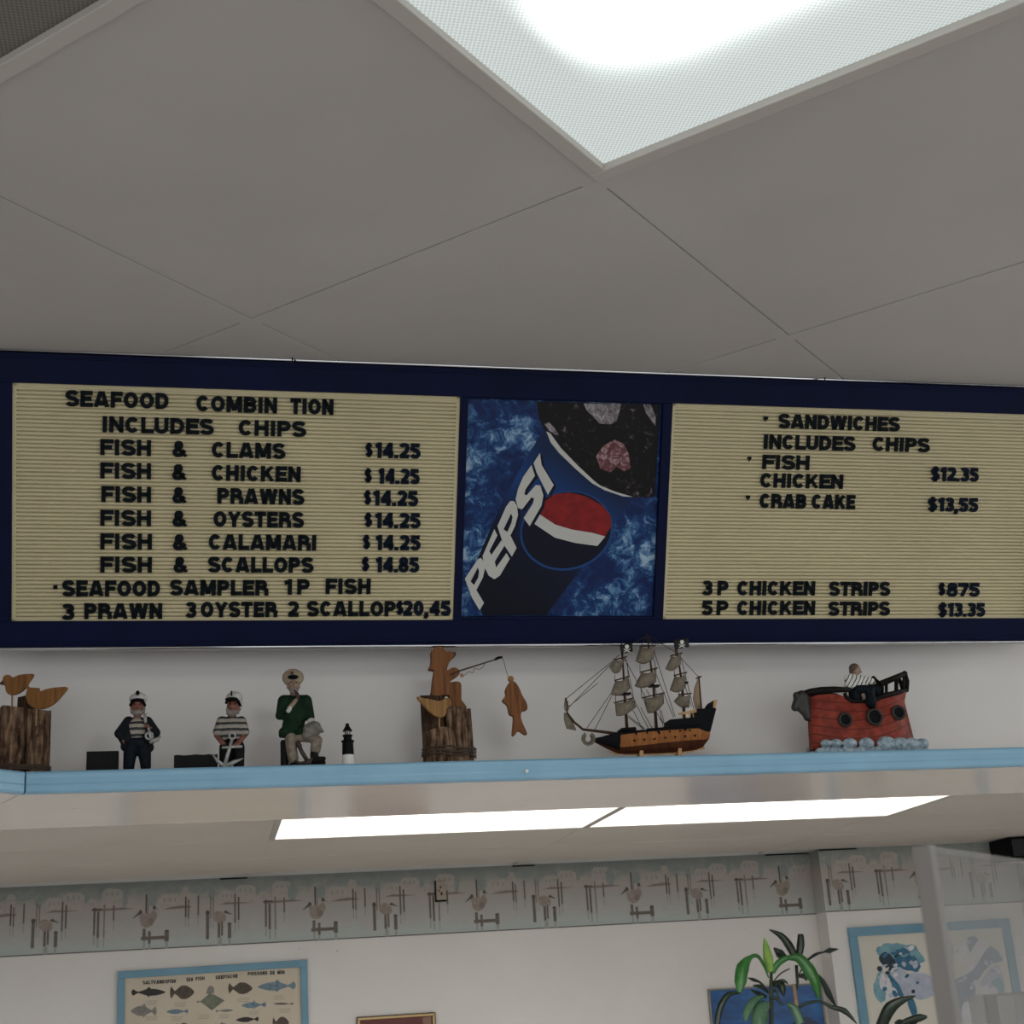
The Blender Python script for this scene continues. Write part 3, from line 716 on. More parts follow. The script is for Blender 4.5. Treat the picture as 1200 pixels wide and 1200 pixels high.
# soft drink poster in the middle bay
def poster():
    t = NT('poster_splash'); t.b.inputs['Roughness'].default_value = .4; t.b.inputs['Specular IOR Level'].default_value = .2
    v = t.coord(); big = t.noise(v, 12, 3, .5, .3); n = t.noise(v, 42, 10, .74, .7); o = t.sep(v)
    f = t.math('ADD', t.math('MULTIPLY', n, .75), t.math('MULTIPLY', big, .45))
    m_bg = t.ramp(f, [(.0, '08102c'), (.54, '0f2250'), (.62, '163768'), (.67, '3f6690'), (.72, '7f9cb6'), (.80, 'b4c3cf')])
    t.link(m_bg, t.b.inputs['Base Color']); bgm = t.m
    t = NT('poster_cup'); t.b.inputs['Roughness'].default_value = .4; t.b.inputs['Specular IOR Level'].default_value = .2
    o = t.sep(t.coord(rot=(0, 0, R(-58)), loc=(-.0, 0, 0)))
    cc = t.ramp(t.math('MULTIPLY_ADD', o[0], 4.2, CUPOFF), [(.0, '080b1a'), (.35, '0b1028'), (.55, '11264f'), (.75, '163c76'), (1, '0f2347')])
    t.link(cc, t.b.inputs['Base Color']); cupm = t.m
    t = NT('poster_cola'); t.b.inputs['Roughness'].default_value = .4; t.b.inputs['Specular IOR Level'].default_value = .2
    n = t.noise(t.coord(), 70, 6, .7, .8); t.link(t.ramp(n, [(.0, '080708'), (.55, '0e0b0e'), (.62, '2c2326'), (.70, '7b6e71')]), t.b.inputs['Base Color']); colam = t.m
    t = NT('poster_ice'); t.b.inputs['Roughness'].default_value = .4; t.b.inputs['Specular IOR Level'].default_value = .2
    n = t.noise(t.coord(), 90, 6, .7, .8); t.link(t.ramp(n, [(.3, '3a3438'), (.5, '7b7377'), (.7, 'b8b2b4')]), t.b.inputs['Base Color']); icem = t.m
    t = NT('poster_red_ice'); t.b.inputs['Roughness'].default_value = .4; t.b.inputs['Specular IOR Level'].default_value = .2
    n = t.noise(t.coord(), 100, 6, .7, .8); t.link(t.ramp(n, [(.3, '2d1215'), (.5, '6e4246'), (.66, 'b09a9b')]), t.b.inputs['Base Color']); ricem = t.m
    mats = [bgm, cupm, colam, icem, ricem, M('poster_white', 'b9b7b2', .4, spec=.2), M('poster_red', '8a1f20', .4, var=60, h2='6c181a', spec=.2), M('poster_navy', '080b20', .4, spec=.2), M('poster_glow', '1c3f74', .4, spec=.2), m_navy]
    mb = MB(); lay = [0]
    def pg(k, pts, sm=0):
        lay[0] += 1; z = -.004 + .00012*lay[0]
        if sm: pts = [tuple(q) for q in smooth_outline(pts, sm)]
        q = []
        for x, y in pts:
            u, v = onb(530+x/4.137, 450+y/4.137); q.append((min(max(u, POS[0]+.001), POS[1]-.001), min(max(v, POS[2]+.001), POS[3]-.001), z))
        mb.k = k; mb.poly(q)
    mb.k = 0; mb.box(POS[0], POS[1], POS[2], POS[3], -.012, -.004)
    pg(1, [(455, 225), (420, 262), (330, 420), (250, 560), (150, 790), (90, 930), (150, 1125), (455, 1125), (640, 880), (760, 730), (870, 560), (880, 548), (720, 495), (600, 400), (500, 300)])
    pg(2, [(412, 85), (425, 170), (452, 225), (520, 322), (610, 410), (700, 480), (790, 525), (880, 552), (985, 548), (1012, 85)])
    pg(3, [(640, 95), (655, 130), (690, 160), (715, 192), (770, 196), (800, 180), (812, 140), (822, 95)])
    pg(3, [(928, 98), (942, 140), (970, 180), (988, 205), (990, 160), (965, 98)])
    pg(4, [(700, 350), (735, 300), (790, 270), (835, 290), (858, 340), (868, 410), (835, 425), (800, 400), (770, 430), (720, 410)])
    pg(3, [(450, 195), (470, 185), (500, 215), (520, 250), (500, 245), (470, 225)])
    pg(5, [(458, 230), (478, 240), (530, 312), (610, 395), (690, 470), (720, 493), (790, 522), (878, 548), (830, 546), (740, 515), (680, 482), (600, 412), (520, 335), (480, 285)])
    el = lambda c, rx, ry, rot, n=40: [(c[0]+rx*math.cos(a)*math.cos(rot)-ry*math.sin(a)*math.sin(rot), c[1]+rx*math.cos(a)*math.sin(rot)+ry*math.sin(a)*math.cos(rot)) for a in [k*2*math.pi/n for k in range(n)]]
    pg(8, el((556, 712), 228, 192, -.25)); pg(7, el((556, 710), 218, 183, -.25))
    pg(6, [(430, 640), (440, 575), (500, 535), (570, 527), (650, 545), (730, 590), (770, 640), (774, 690), (742, 740), (680, 722), (580, 706), (500, 682)])
    pg(5, [(425, 632), (500, 682), (580, 706), (680, 722), (744, 740), (706, 786), (600, 772), (500, 746), (440, 706), (395, 676)])
    P1 = [(62, 945), (125, 850), (140, 844), (152, 858), (160, 895), (150, 938), (118, 1000), (155, 1062), (134, 1098), (98, 1040)]
    P1h = [(90, 958), (125, 890), (131, 910), (126, 940), (106, 975)]
    Ee = [(148, 835), (205, 704), (220, 735), (181, 810), (190, 830), (240, 758), (254, 785), (207, 862), (214, 890), (264, 820), (280, 848), (232, 930), (205, 947), (178, 930), (158, 890)]
    P2 = [(220, 690), (262, 595), (282, 568), (300, 568), (315, 590), (320, 635), (305, 690), (283, 735), (313, 795), (290, 838), (248, 775)]
    P2h = [(250, 705), (286, 628), (293, 645), (288, 672), (268, 718)]
    S_ = [(385, 393), (402, 445), (357, 510), (350, 535), (362, 540), (406, 490), (428, 492), (443, 540), (434, 590), (376, 690), (347, 650), (392, 580), (398, 556), (385, 550), (340, 608), (320, 602), (308, 560), (320, 508), (345, 450)]
    I_ = [(395, 383), (426, 335), (434, 392), (493, 490), (465, 538), (430, 470), (410, 430)]
    for q in (P1, Ee, P2, S_, I_):
        pg(7, [(x+13, y+8) for x, y in q])
    for q in (P1, Ee, P2, S_, I_): pg(5, q)
    pg(7, P1h); pg(7, P2h)
    o = obj('poster', mb, mats, board, label='blue soft drink poster with a tilted cup between the two letter panels')
u_, v_ = onb(530+300/4.137, 450+700/4.137)
CUPOFF = .42 - 4.2*(u_*math.cos(R(-58)) - v_*math.sin(R(-58)))
poster()

# ------------------------------------------------------------------ ornaments on the shelf
m_carve = wood('carved_pine', '80572f', '613f20', 1.0, rot=(0, R(80), 0))
m_carve_v = wood('carved_cedar', '7c5030', '57351c', 1.0)
m_carve_l = wood('carved_light_pine', '957045', '70502c', 1.0, rot=(0, R(85), 0))
m_bark = bark('driftwood_bark', '8a705a', '4a372a', '1e150f')
m_bark2 = bark('driftwood_bark_dark', '5c4636', '36281e', '18110c')
m_dowel = wood('dowel', 'a58462', '8a6a4c', 1.0)
m_rope = M('tarred_rope', '4a382b', .8, var=200, h2='352820', bump=(400, .5, .001))
m_tipdark = M('burnt_wood_tip', '2a1f18', .7)

def log(par, Zf, x0, x1, ytop, k, mat, tilt=0., rag=.03, label=None):
    """upright log between crop columns x0 and x1 with an uneven surface; stands on the shelf"""
    c = Zf.g((x0+x1)/2, k); r = (x1-x0)/2*Zf.s; top = Zf.p((x0+x1)/2, ytop, k).z
    mb = MB(); n = 28; rows = 12; P = []
    ph = [random.uniform(0, 6.28) for _ in range(4)]
    for j in range(rows+1):
        z = top*j/rows; row = []
        for i in range(n+1):
            a = 2*math.pi*(i % n)/n
            q = 1 + rag*(math.sin(3*a+ph[0]+z*30)+.7*math.sin(7*a+ph[1]-z*18)+.5*math.sin(11*a+ph[2]+z*50))
            row.append((c.x+r*q*math.cos(a)+tilt*z, c.y+r*q*math.sin(a)*.95, z + (r*.12*math.sin(2*a+ph[3]) if j == rows else 0)))
        P.append(row)
    mb.grid(P); mb.poly([p for p in P[-1][:-1]]); mb.poly([p for p in P[0][:-1]][::-1])
    return obj('log', mb, mat, par, smooth=False, label=label)
def cutout(par, name, Zf, pts, k, th, mat, n=3, label=None):
    o_ = Zf.out(pts, k-th/2, n); mb = MB(); mb.prism(o_, (0, th*Zf.s, 0))
    return obj(name, mb, mat, par, label=label, bevel=.0012)

# carved birds on driftwood, left end
z1 = Z(0, 740, 5.4545, .075, 170)
t = thing('carved_bird_ornament', 'two flat wooden birds on sticks above driftwood logs at the left end of the shelf', 'ornament', z1.mat)
log(t, z1, -8, 165, 497, -30, m_bark, 0, .03)
log(t, z1, 88, 205, 408, 60, m_bark2, 0, .03)
log(t, z1, 150, 312, 512, -5, m_bark, .01, .035)
mb = MB(); mb.tube([z1.p(292, 640, 0), z1.p(318, 625, -8)], [3*z1.s*3, 2*z1.s*2], 8); obj('twig_knob', mb, m_bark2, t)
mb = MB()
for q in range(3):
    y = 868+q*13
    mb.tube([z1.p(x, y+4*math.sin(x*.05+q), kk) for x, kk in ((-14, -60), (20, -112), (80, -126), (150, -112), (200, -92), (250, -88), (300, -62), (322, -5))], 6.5*z1.s, 6)
obj('rope_lashing', mb, m_rope, t, smooth=True)
b = cutout(t, 'bird', z1, [(0, 343), (18, 325), (26, 300), (44, 288), (68, 290), (86, 303), (120, 290), (165, 283), (223, 285), (197, 330), (165, 378), (130, 402), (95, 414), (62, 410), (42, 392), (32, 350)], -40, 26, m_carve)
mb = MB(); mb.prism([z1.p(-1, 344, -54), z1.p(12, 331, -54), z1.p(30, 336, -54), z1.p(30, 350, -54)], (0, 28*z1.s, 0)); obj('beak', mb, m_tipdark, b)
cutout(t, 'bird', z1, [(440, 381), (408, 430), (370, 472), (330, 500), (282, 516), (235, 515), (200, 495), (180, 462), (174, 425), (182, 390), (168, 380), (176, 367), (192, 367), (197, 380), (225, 383), (262, 386), (264, 405), (300, 393), (360, 382)], -106, 26, m_carve)
for x0, y0, x1, y1, k in ((82, 408, 80, 510, -40), (243, 510, 238, 622, -106)):
    mb = MB(); mb.tube([z1.p(x0, y0, k), z1.p(x1, y1, k)], 6*z1.s, 10); obj('stick', mb, m_dowel, t, smooth=True)

# --- sculpted sailor figurines
m_face = M('painted_face', '7c4a3a', .55, var=170, h2='5a3328')
m_facepale = M('painted_pale_face', '937a66', .55, var=170, h2='745d4d')
m_beard = M('painted_grey_beard', '8a8078', .7, var=300, h2='5f5650')
m_cap = M('painted_white_cap', 'c2beb8', .5, var=120, h2='a09b95')
m_black = M('painted_black', '0d0d0f', .5, spec=.08)
m_coat = M('painted_navy_coat', '1b1e23', .6, var=150, h2='101216', spec=.08)
m_trou = M('painted_dark_trousers', '151b22', .6, var=150, h2='0c1015', spec=.08)
m_shirt = stripes('striped_shirt_paint', '8e867a', '131315', .0098, .1, .43)
m_silver = M('painted_silver', 'a7a6a2', .4, .3, var=120, h2='8b8a86')
m_block = wood('black_stained_block', '171617', '0c0b0c', .8, rot=(0, R(90), 0))

def hand(mb, c, d, s, side=1, grip=(0, 0, -1)):
    """five fingered closed hand added to a body mesh: palm at c, fingers leaving along d and curling to grip"""
    c = Vector(c); d = Vector(d).normalized(); g_ = Vector(grip).normalized(); a = d.cross(g_).normalized()
    mb.ell(c, (s*.5, s*.42, s*.5))
    for i in range(4):
        o_ = c + a*(s*(.36-.24*i)); L_ = (.62, .72, .68, .52)[i]*s
        mb.caps([o_ + d*.25*s, o_ + d*(.25*s+L_*.5), o_ + d*(.3*s+L_*.55) + g_*L_*.45], [s*.15, s*.14, s*.12], 8)
    o_ = c + a*(s*.5*side); mb.caps([o_, o_ + d*s*.35 + g_*s*.3], [s*.17, s*.13], 8)
def eyes(par, Zf, pts, k, r):
    for x, y in pts:
        mb = MB(); mb.ell(Zf.p(x, y, k), r*Zf.s, 10, 6); obj('eye', mb, m_black, par, smooth=True)

# sailor with dark jacket, hand in pocket
z2 = Z(120, 800, 10.91, .05, 445); s = z2.s; p = z2.p
t = thing('sailor_figurine', 'standing sailor figurine in dark open jacket over striped shirt with white cap', 'figurine', z2.mat)
mb = MB(); mb.ell(p(450, 310), (84*s, 86*s, 102*s)); mb.ell(p(450, 322, -88), (20*s, 24*s, 20*s)); mb.ell(p(365, 330, 5), (16*s, 22*s, 28*s)); mb.ell(p(537, 330, 5), (16*s, 22*s, 28*s))
mb.ell(p(415, 300, -74), (20*s, 14*s, 16*s)); mb.ell(p(487, 300, -74), (20*s, 14*s, 16*s)); mb.ell(p(450, 262, -72), (60*s, 20*s, 14*s))
mb.caps([p(450, 400), p(448, 470)], 52*s); mb.ell(p(440, 610), (120*s, 62*s, 170*s)); mb.caps([p(360, 500), p(225, 640, 10), p(262, 745, -40)], [40*s, 34*s, 26*s])
mb.caps([p(535, 500), p(680, 640, 0), p(590, 590, -96)], [40*s, 34*s, 26*s]); hand(mb, p(268, 752, -56), (.3, -.2, -1), 44*s, 1); hand(mb, p(578, 572, -110), (-1, -.2, .35), 50*s, -1, (0, 1, -.5))
mb.caps([p(370, 800), p(345, 1100)], 40*s); mb.caps([p(530, 800), p(550, 1100)], 40*s); mb.ell(p(450, 790), (110*s, 50*s, 70*s))
body = blob('body', mb, m_face, t, .0011, 3); eyes(t, z2, [(416, 292), (486, 292)], -90, 9)
mb = MB(); mb.ell(p(450, 392, -42), (78*s, 52*s, 48*s)); mb.ell(p(372, 362, -20), (18*s, 40*s, 45*s)); mb.ell(p(530, 362, -20), (18*s, 40*s, 45*s)); blob('beard', mb, m_beard, t, .0011, 3)
mb = MB(); mb.ell(p(440, 600, -46), (128*s, 62*s, 150*s)); blob('shirt', mb, m_shirt, t, .0012, 3)
mb = MB(); mb.caps([p(335, 505), p(215, 650), p(262, 735, -20)], [78*s, 66*s, 52*s]); mb.caps([p(570, 505), p(682, 640), p(622, 640, -50)], [78*s, 64*s, 54*s])
mb.ell(p(330, 650, 0), (95*s, 92*s, 210*s)); mb.ell(p(592, 660, 0), (80*s, 92*s, 210*s)); mb.ell(p(445, 640, 40), (190*s, 70*s, 230*s)); mb.caps([p(300, 815, 0), p(590, 830, 0)], 72*s)
blob('jacket', mb, m_coat, t, .0013, 4)
mb = MB(); mb.ell(p(442, 770, -10), (172*s, 92*s, 90*s)); mb.caps([p(365, 840, -6), p(345, 1000, -6), z2.g(338, -6, .010)], [98*s, 80*s, 74*s]); mb.caps([p(530, 840, -6), p(548, 1000, -6), z2.g(556, -6, .010)], [96*s, 76*s, 68*s])
blob('trousers', mb, m_trou, t, .0013, 4)
for x in (338, 556):
    mb = MB(); mb.ell(z2.g(x, -36, .0052), (66*s, 105*s, .0052)); obj('shoe', mb, m_black, t, smooth=True)
mb = MB(); mb.ell(p(460, 202, 24), (122*s, 112*s, 86*s)); cp = blob('cap', mb, m_cap, t, .0011, 3)
mb = MB(); mb.ell(p(450, 238, -66), (94*s, 62*s, 26*s)); mb.tube([p(356, 292, 10), p(378, 262, -60), p(450, 236, -104), p(522, 262, -60), p(546, 292, 10)], 22*s, 8); blob('visor', mb, m_black, cp, .001, 2)
mb = MB(); mb.ell(p(452, 150, -92), (26*s, 12*s, 34*s)); obj('cap_badge', mb, m_black, cp, smooth=True)
mb = MB(); mb.tube([p(600+45*math.cos(a), 700+42*math.sin(a), -110) for a in [k*.449 for k in range(15)]], 16*s, 8); mb.caps([p(545, 430, -100), p(552, 520, -112)], 20*s); mb.caps([p(590, 610, -112), p(625, 760, -118)], 18*s); mb.caps([p(625, 775, -115), p(700, 745, -112), p(745, 705, -100)], [26*s, 30*s, 10*s]); mb.caps([p(540, 428, -100), p(575, 410, -100)], 8*s)
obj('anchor', mb, m_silver, t, smooth=True, label='silver anchor tucked under the arm')

# sailor leaning on an anchor
z3 = Z(220, 790, 10, .05, 540); s = z3.s; p = z3.p
m_shirt2 = stripes('striped_jersey_paint', '8b8378', '161618', .0098, .45, .43)
t = thing('sailor_figurine', 'small sailor figurine in striped shirt and white cap leaning on a silver anchor', 'figurine', z3.mat)
mb = MB(); mb.ell(p(530, 390), (76*s, 80*s, 92*s)); mb.ell(p(500, 402, -80), (19*s, 22*s, 19*s)); mb.ell(p(605, 410, 8), (15*s, 22*s, 26*s)); mb.ell(p(490, 372, -66), (20*s, 14*s, 14*s)); mb.ell(p(548, 372, -70), (20*s, 14*s, 14*s))
mb.caps([p(520, 470), p(520, 530)], 50*s); mb.ell(p(515, 640), (120*s, 60*s, 140*s)); mb.caps([p(405, 570), p(340, 720), p(405, 820, -70)], [44*s, 36*s, 32*s]); mb.caps([p(620, 570), p(660, 720), p(570, 840, -70)], [44*s, 38*s, 34*s])
hand(mb, p(405, 825, -88), (.9, -.2, -.1), 58*s, 1, (0, -.3, -1)); hand(mb, p(560, 845, -92), (-.9, -.2, -.1), 58*s, -1, (0, -.3, -1))
mb.ell(p(520, 800), (110*s, 56*s, 80*s)); mb.caps([p(440, 850), p(440, 1050)], 40*s); mb.caps([p(600, 850), p(600, 1050)], 40*s)
blob('body', mb, m_face, t, .0011, 3); eyes(t, z3, [(492, 366), (545, 366)], -84, 9)
mb = MB(); mb.ell(p(515, 462, -38), (70*s, 52*s, 42*s)); mb.ell(p(462, 425, -40), (16*s, 30*s, 34*s)); mb.ell(p(590, 440, -16), (16*s, 34*s, 38*s)); blob('beard', mb, m_beard, t, .0011, 3)
mb = MB(); mb.ell(p(515, 640, 0), (150*s, 88*s, 160*s)); mb.caps([p(400, 555), p(345, 680, -6)], [66*s, 54*s]); mb.caps([p(625, 555), p(672, 680, -6)], [66*s, 54*s]); mb.caps([p(430, 740), p(600, 740)], 56*s); blob('shirt', mb, m_shirt2, t, .0013, 4)
mb = MB(); mb.ell(p(520, 820, 0), (140*s, 84*s, 80*s)); mb.caps([p(445, 860), z3.g(440, 0, .009)], [78*s, 70*s]); mb.caps([p(590, 860), z3.g(598, 0, .009)], [80*s, 66*s]); blob('trousers', mb, m_black, t, .0013, 4)
mb = MB(); mb.ell(p(548, 272, 26), (104*s, 100*s, 76*s)); mb.ell(p(600, 350, 40), (50*s, 60*s, 80*s)); cp = blob('cap', mb, m_cap, t, .0011, 3)
mb = MB(); mb.ell(p(512, 306, -58), (82*s, 60*s, 24*s)); mb.tube([p(450, 340, 0), p(466, 314, -66), p(530, 302, -94), p(592, 332, -60), p(618, 375, 0)], 19*s, 8); blob('visor', mb, m_black, cp, .001, 2)
mb = MB(); mb.caps([p(510, 215, -60), p(510, 265, -92)], 10*s); obj('cap_badge', mb, m_black, cp, smooth=True)
mb = MB(); mb.tube([p(517+36*math.cos(a), 745+36*math.sin(a), -112) for a in [k*.4488 for k in range(15)]], 12*s, 8)
mb.tube([p(512, 790, -112), p(430, 1085, -112)], [19*s, 24*s], 10); mb.caps([p(410, 880, -112), p(620, 868, -112)], 17*s)
mb.caps([p(425, 1100, -112), p(350, 1040, -112), p(284, 956, -112)], [26*s, 22*s, 7*s]); mb.caps([p(435, 1100, -112), p(540, 1050, -112), p(638, 1008, -112)], [26*s, 26*s, 7*s])
obj('anchor', mb, m_silver, t, smooth=True, label='silver anchor with ring held in both hands')

# seated seaman in a green coat
z4 = Z(310, 770, 8.571, .055, 330); s = z4.s; p = z4.p
m_green = M('painted_green_coat', '1a301f', .55, var=90, h2='0c1a10', spec=.08)
m_beige = M('painted_beige_trousers', '867868', .6, var=150, h2='54493d')
m_boot = M('painted_boot', '131110', .5, spec=.1); m_brown = M('painted_brown_anchor', '3e2d23', .6, var=150, h2='261a14')
m_hat = M('painted_tan_cap', '94836f', .6, var=120, h2='786856'); m_sack = M('painted_grey_sack', '77716a', .65, var=130, h2='4a4640')
t = thing('sailor_figurine', 'tall seated seaman figurine in green coat smoking a pipe beside the small lighthouse', 'figurine', z4.mat)
mb = MB(); mb.ell(p(290, 292), (60*s, 62*s, 74*s)); mb.ell(p(292, 300, -62), (13*s, 18*s, 20*s)); mb.ell(p(232, 300, 5), (11*s, 16*s, 20*s)); mb.ell(p(350, 300, 5), (11*s, 16*s, 20*s)); mb.ell(p(264, 272, -52), (18*s, 10*s, 12*s)); mb.ell(p(318, 272, -52), (18*s, 10*s, 12*s))
mb.caps([p(292, 360), p(295, 400)], 38*s); mb.ell(p(300, 560), (110*s, 60*s, 180*s)); mb.caps([p(190, 440), p(155, 590, -10), p(250, 520, -75), p(300, 462, -90)], [38*s, 34*s, 26*s, 22*s]); hand(mb, p(298, 462, -96), (.5, -.2, .8), 44*s, 1, (.6, -.4, -.2))
mb.caps([p(420, 440), p(450, 600, -20), p(475, 670, -80)], [38*s, 32*s, 26*s]); hand(mb, p(480, 690, -92), (.4, -.4, -.8), 46*s, -1, (-.5, 0, -.8))
mb.ell(p(290, 800), (90*s, 50*s, 60*s)); mb.caps([p(270, 820, -20), p(275, 1040, -20)], 36*s); mb.caps([p(340, 810, -20), p(530, 830, -60), p(500, 1000, -50)], 34*s)
blob('body', mb, m_facepale, t, .0012, 3); eyes(t, z4, [(264, 266), (318, 266)], -62, 7)
mb = MB(); mb.ell(p(292, 345, -34), (46*s, 40*s, 42*s)); blob('beard', mb, m_beard, t, .0011, 3)
mb = MB(); mb.ell(p(300, 560), (130*s, 92*s, 190*s)); mb.ell(p(290, 690, -4), (118*s, 90*s, 110*s)); mb.caps([p(330, 500, -60), p(310, 740, -70)], 30*s); mb.caps([p(195, 445), p(152, 590, -10), p(225, 545, -70)], [66*s, 46*s, 36*s]); mb.caps([p(415, 440), p(455, 610, -30)], [64*s, 48*s]); mb.caps([p(200, 430), p(400, 430)], 52*s); mb.caps([p(195, 760, -10), p(360, 755, -14)], 58*s); mb.caps([p(170, 785, 0), p(220, 760, 0)], 30*s)
blob('coat', mb, m_green, t, .0013, 4)
mb = MB(); mb.caps([p(232, 560, -98), p(246, 535, -104)], 24*s); blob('cuff', mb, m_cap, t, .0011, 2)
mb = MB(); mb.caps([p(450, 655, -70), p(472, 650, -78)], 26*s); blob('cuff', mb, m_cap, t, .0011, 2)
mb = MB(); mb.caps([p(266, 810, -14), p(270, 940, -30), p(285, 1030, -40)], [66*s, 58*s, 54*s]); mb.caps([p(330, 815, -20), p(500, 825, -70), p(522, 850, -72)], [42*s, 50*s, 54*s]); mb.caps([p(518, 850, -70), p(505, 940, -62)], [56*s, 54*s]); blob('trousers', mb, m_beige, t, .0013, 4)
mb = MB(); mb.caps([p(495, 975, -60), p(495, 1040, -60)], [44*s, 42*s]); mb.caps([p(500, 1050, -70), p(585, 1035, -90)], [40*s, 24*s]); mb.ell(z4.g(290, -55, .006), (60*s, 70*s, .006)); mb.caps([p(460, 1075, -60), p(590, 1075, -70)], 20*s)
blob('boots', mb, m_boot, t, .0012, 3)
mb = MB(); mb.ell(p(287, 205, 14), (114*s, 60*s, 96*s)); cp = blob('cap', mb, m_hat, t, .0012, 3)
mb = MB(); mb.ell(p(282, 212, -52), (58*s, 42*s, 24*s)); blob('visor', mb, m_black, cp, .001, 2)
mb = MB(); mb.ell(p(272, 168, -44), (14*s, 8*s, 16*s)); obj('cap_badge', mb, m_brown, cp, smooth=True)
mb = MB(); mb.caps([p(295, 350, -80), p(318, 385, -110)], 8*s); mb.caps([p(318, 395, -112), p(322, 425, -116)], 20*s); obj('pipe', mb, m_brown, t, smooth=True)
mb = MB(); mb.ell(p(470, 745, -92), (95*s, 50*s, 78*s)); mb.ell(p(420, 800, -92), (55*s, 46*s, 50*s)); mb.caps([p(500, 720, -95), p(575, 765, -95)], [60*s, 16*s]); blob('sack', mb, m_sack, t, .0013, 4, label='grey bag held on the knee')
mb = MB(); mb.lathe([(42*s, 0), (42*s, p(0, 850).z-.001), (34*s, p(0, 835).z)], z4.g(205, 30), 18); obj('bollard', mb, m_block, t, smooth=False)
mb = MB(); mb.caps([p(335, 890, -75), p(365, 960, -78), p(425, 1060, -84)], [20*s, 22*s, 22*s]); mb.caps([p(330, 880, -75), p(345, 905, -75)], 26*s); mb.caps([p(360, 1085, -80), p(440, 1070, -84), p(490, 1015, -84)], [18*s, 26*s, 10*s]); mb.caps([p(350, 1080, -80), p(300, 1060, -80)], [18*s, 10*s]); obj('anchor', mb, m_brown, t, smooth=True, label='brown anchor lying between the legs')

# black blocks beside the two small sailors
for (x0, x1, y0, d, lab) in ((101.5, 139, 880.5, .060, 'plain black wooden block behind the sailor in the dark jacket'), (204, 255, 885, .058, 'low rough black block behind the sailor with the anchor')):
    a, b = fp(x0, y0, d), fp(x1, y0, d); h = a.z-SHELF_T
    o = thing('wooden_block', lab, 'block', F @ Matrix.Translation(((a.x+b.x)/2, d, SHELF_T)))
    w_ = b.x-a.x; mb = MB(); n = 10
    P = []
    for i in range(n+1):
        x = -w_/2+w_*i/n; j = random.uniform(-.0008, .0008) if d < .06 else 0
        P.append([(x, .0, 0), (x, 0, h*.45), (x+.0, .0, h+j), (x, .022, h+j), (x, .022, 0)])
    mb.grid(P); mb.poly(P[0]); mb.poly(P[-1][::-1]); obj('block', mb, m_block, o, bevel=.0008)

# lighthouse
z5 = z4; c = fp(310+840/8.571, 890, .05); Lm = F @ Matrix.Translation((c.x, .05, SHELF_T)); hz = lambda y: (fp(408, 770+y/8.571, .05).z - SHELF_T)
t = thing('lighthouse_ornament', 'tiny black and white lighthouse beside the seated seaman', 'ornament', Lm); q = z4.s
mb = MB(); mb.lathe([(70*q, 0), (68*q, hz(1075)), (60*q, hz(985))], n=24); obj('lower_tower', mb, M('lighthouse_white', 'cfcbc6', .4), t, smooth=False)
mb = MB(); mb.lathe([(60*q, hz(985)), (56*q, hz(858)), (66*q, hz(852)), (66*q, hz(840)), (44*q, hz(838)), (40*q, hz(800)), (50*q, hz(798)), (50*q, hz(783)), (30*q, hz(780))], n=24); up_ = obj('upper_tower', mb, m_black, t)
mb = MB(); mb.lathe([(27*q, hz(781)), (27*q, hz(744))], n=16); obj('lantern', mb, M('lantern_glass', '9a968f', .2), t)
mb = MB(); mb.lathe([(50*q, hz(745)), (46*q, hz(735)), (24*q, hz(700)), (19*q, hz(690)), (19*q, hz(672)), (10*q, hz(666))], n=20); obj('roof', mb, m_black, t)
mb = MB()
for k in range(8):
    a = k*math.pi/4; mb.tube([(27*q*math.cos(a), 27*q*math.sin(a), hz(781)), (27*q*math.cos(a), 27*q*math.sin(a), hz(744))], 2.5*q, 5)
obj('window_bars', mb, m_black, t)

# boy fishing, cut from wood
z6 = Z(460, 740, 6, .07, 390); p = z6.p; s = z6.s
t = thing('fishing_boy_ornament', 'flat wooden boy fishing from driftwood logs with a wooden fish on the line', 'ornament', z6.mat)
log(t, z6, 228, 400, 446, 62, m_bark2, 0, .02); log(t, z6, 213, 422, 710, -50, m_bark, 0, .02); log(t, z6, 388, 570, 548, -10, m_bark, -.01, .02)
mb = MB()
for k in range(4):
    y = 838+k*15
    mb.tube([p(x, y+dy*(1 if k % 2 else -1)+6*math.sin(x*.03+k), kk) for x, kk, dy in ((206, -20, 0), (225, -120, 2), (300, -168, 4), (390, -140, 5), (440, -112, 4), (500, -118, 2), (560, -80, 0), (585, -10, 0))], 6*s, 6)
obj('rope_lashing', mb, m_rope, t, smooth=True)
boy = [(253, 268), (268, 232), (272, 190), (270, 150), (290, 118), (325, 107), (355, 119), (373, 144), (400, 143), (442, 153), (440, 172), (410, 202), (393, 227), (380, 277), (408, 262), (440, 257), (465, 275), (470, 297), (455, 316), (415, 342), (402, 360), (440, 355), (466, 358), (481, 382), (481, 478), (492, 497), (510, 522), (512, 546), (402, 550), (398, 452), (330, 456), (272, 452), (273, 420), (281, 340), (291, 287), (284, 273)]
cutout(t, 'boy', z6, boy, 10, 62, m_carve_v, 2)
mb = MB(); mb.prism([p(425, 144, -22.5), p(443, 152, -22.5), p(441, 174, -22.5), p(428, 186, -22.5)], (0, 64*s, 0)); obj('cap_peak', mb, m_tipdark, t)
mb = MB(); mb.tube([p(402, 310, -20), p(468, 282, -24), p(720, 202, -24)], [5*s, 6*s, 5*s], 8); rod = obj('fishing_rod', mb, m_brown, t, smooth=True)
mb = MB(); mb.tube([p(715, 203, -24), p(740, 190, -24), p(767, 186, -24)], [8*s, 10*s, 8*s], 8); obj('rod_tip', mb, m_black, rod, smooth=True)
mb = MB(); mb.ell(p(483, 315, -24), 14*s); obj('reel', mb, m_dowel, rod, smooth=True)
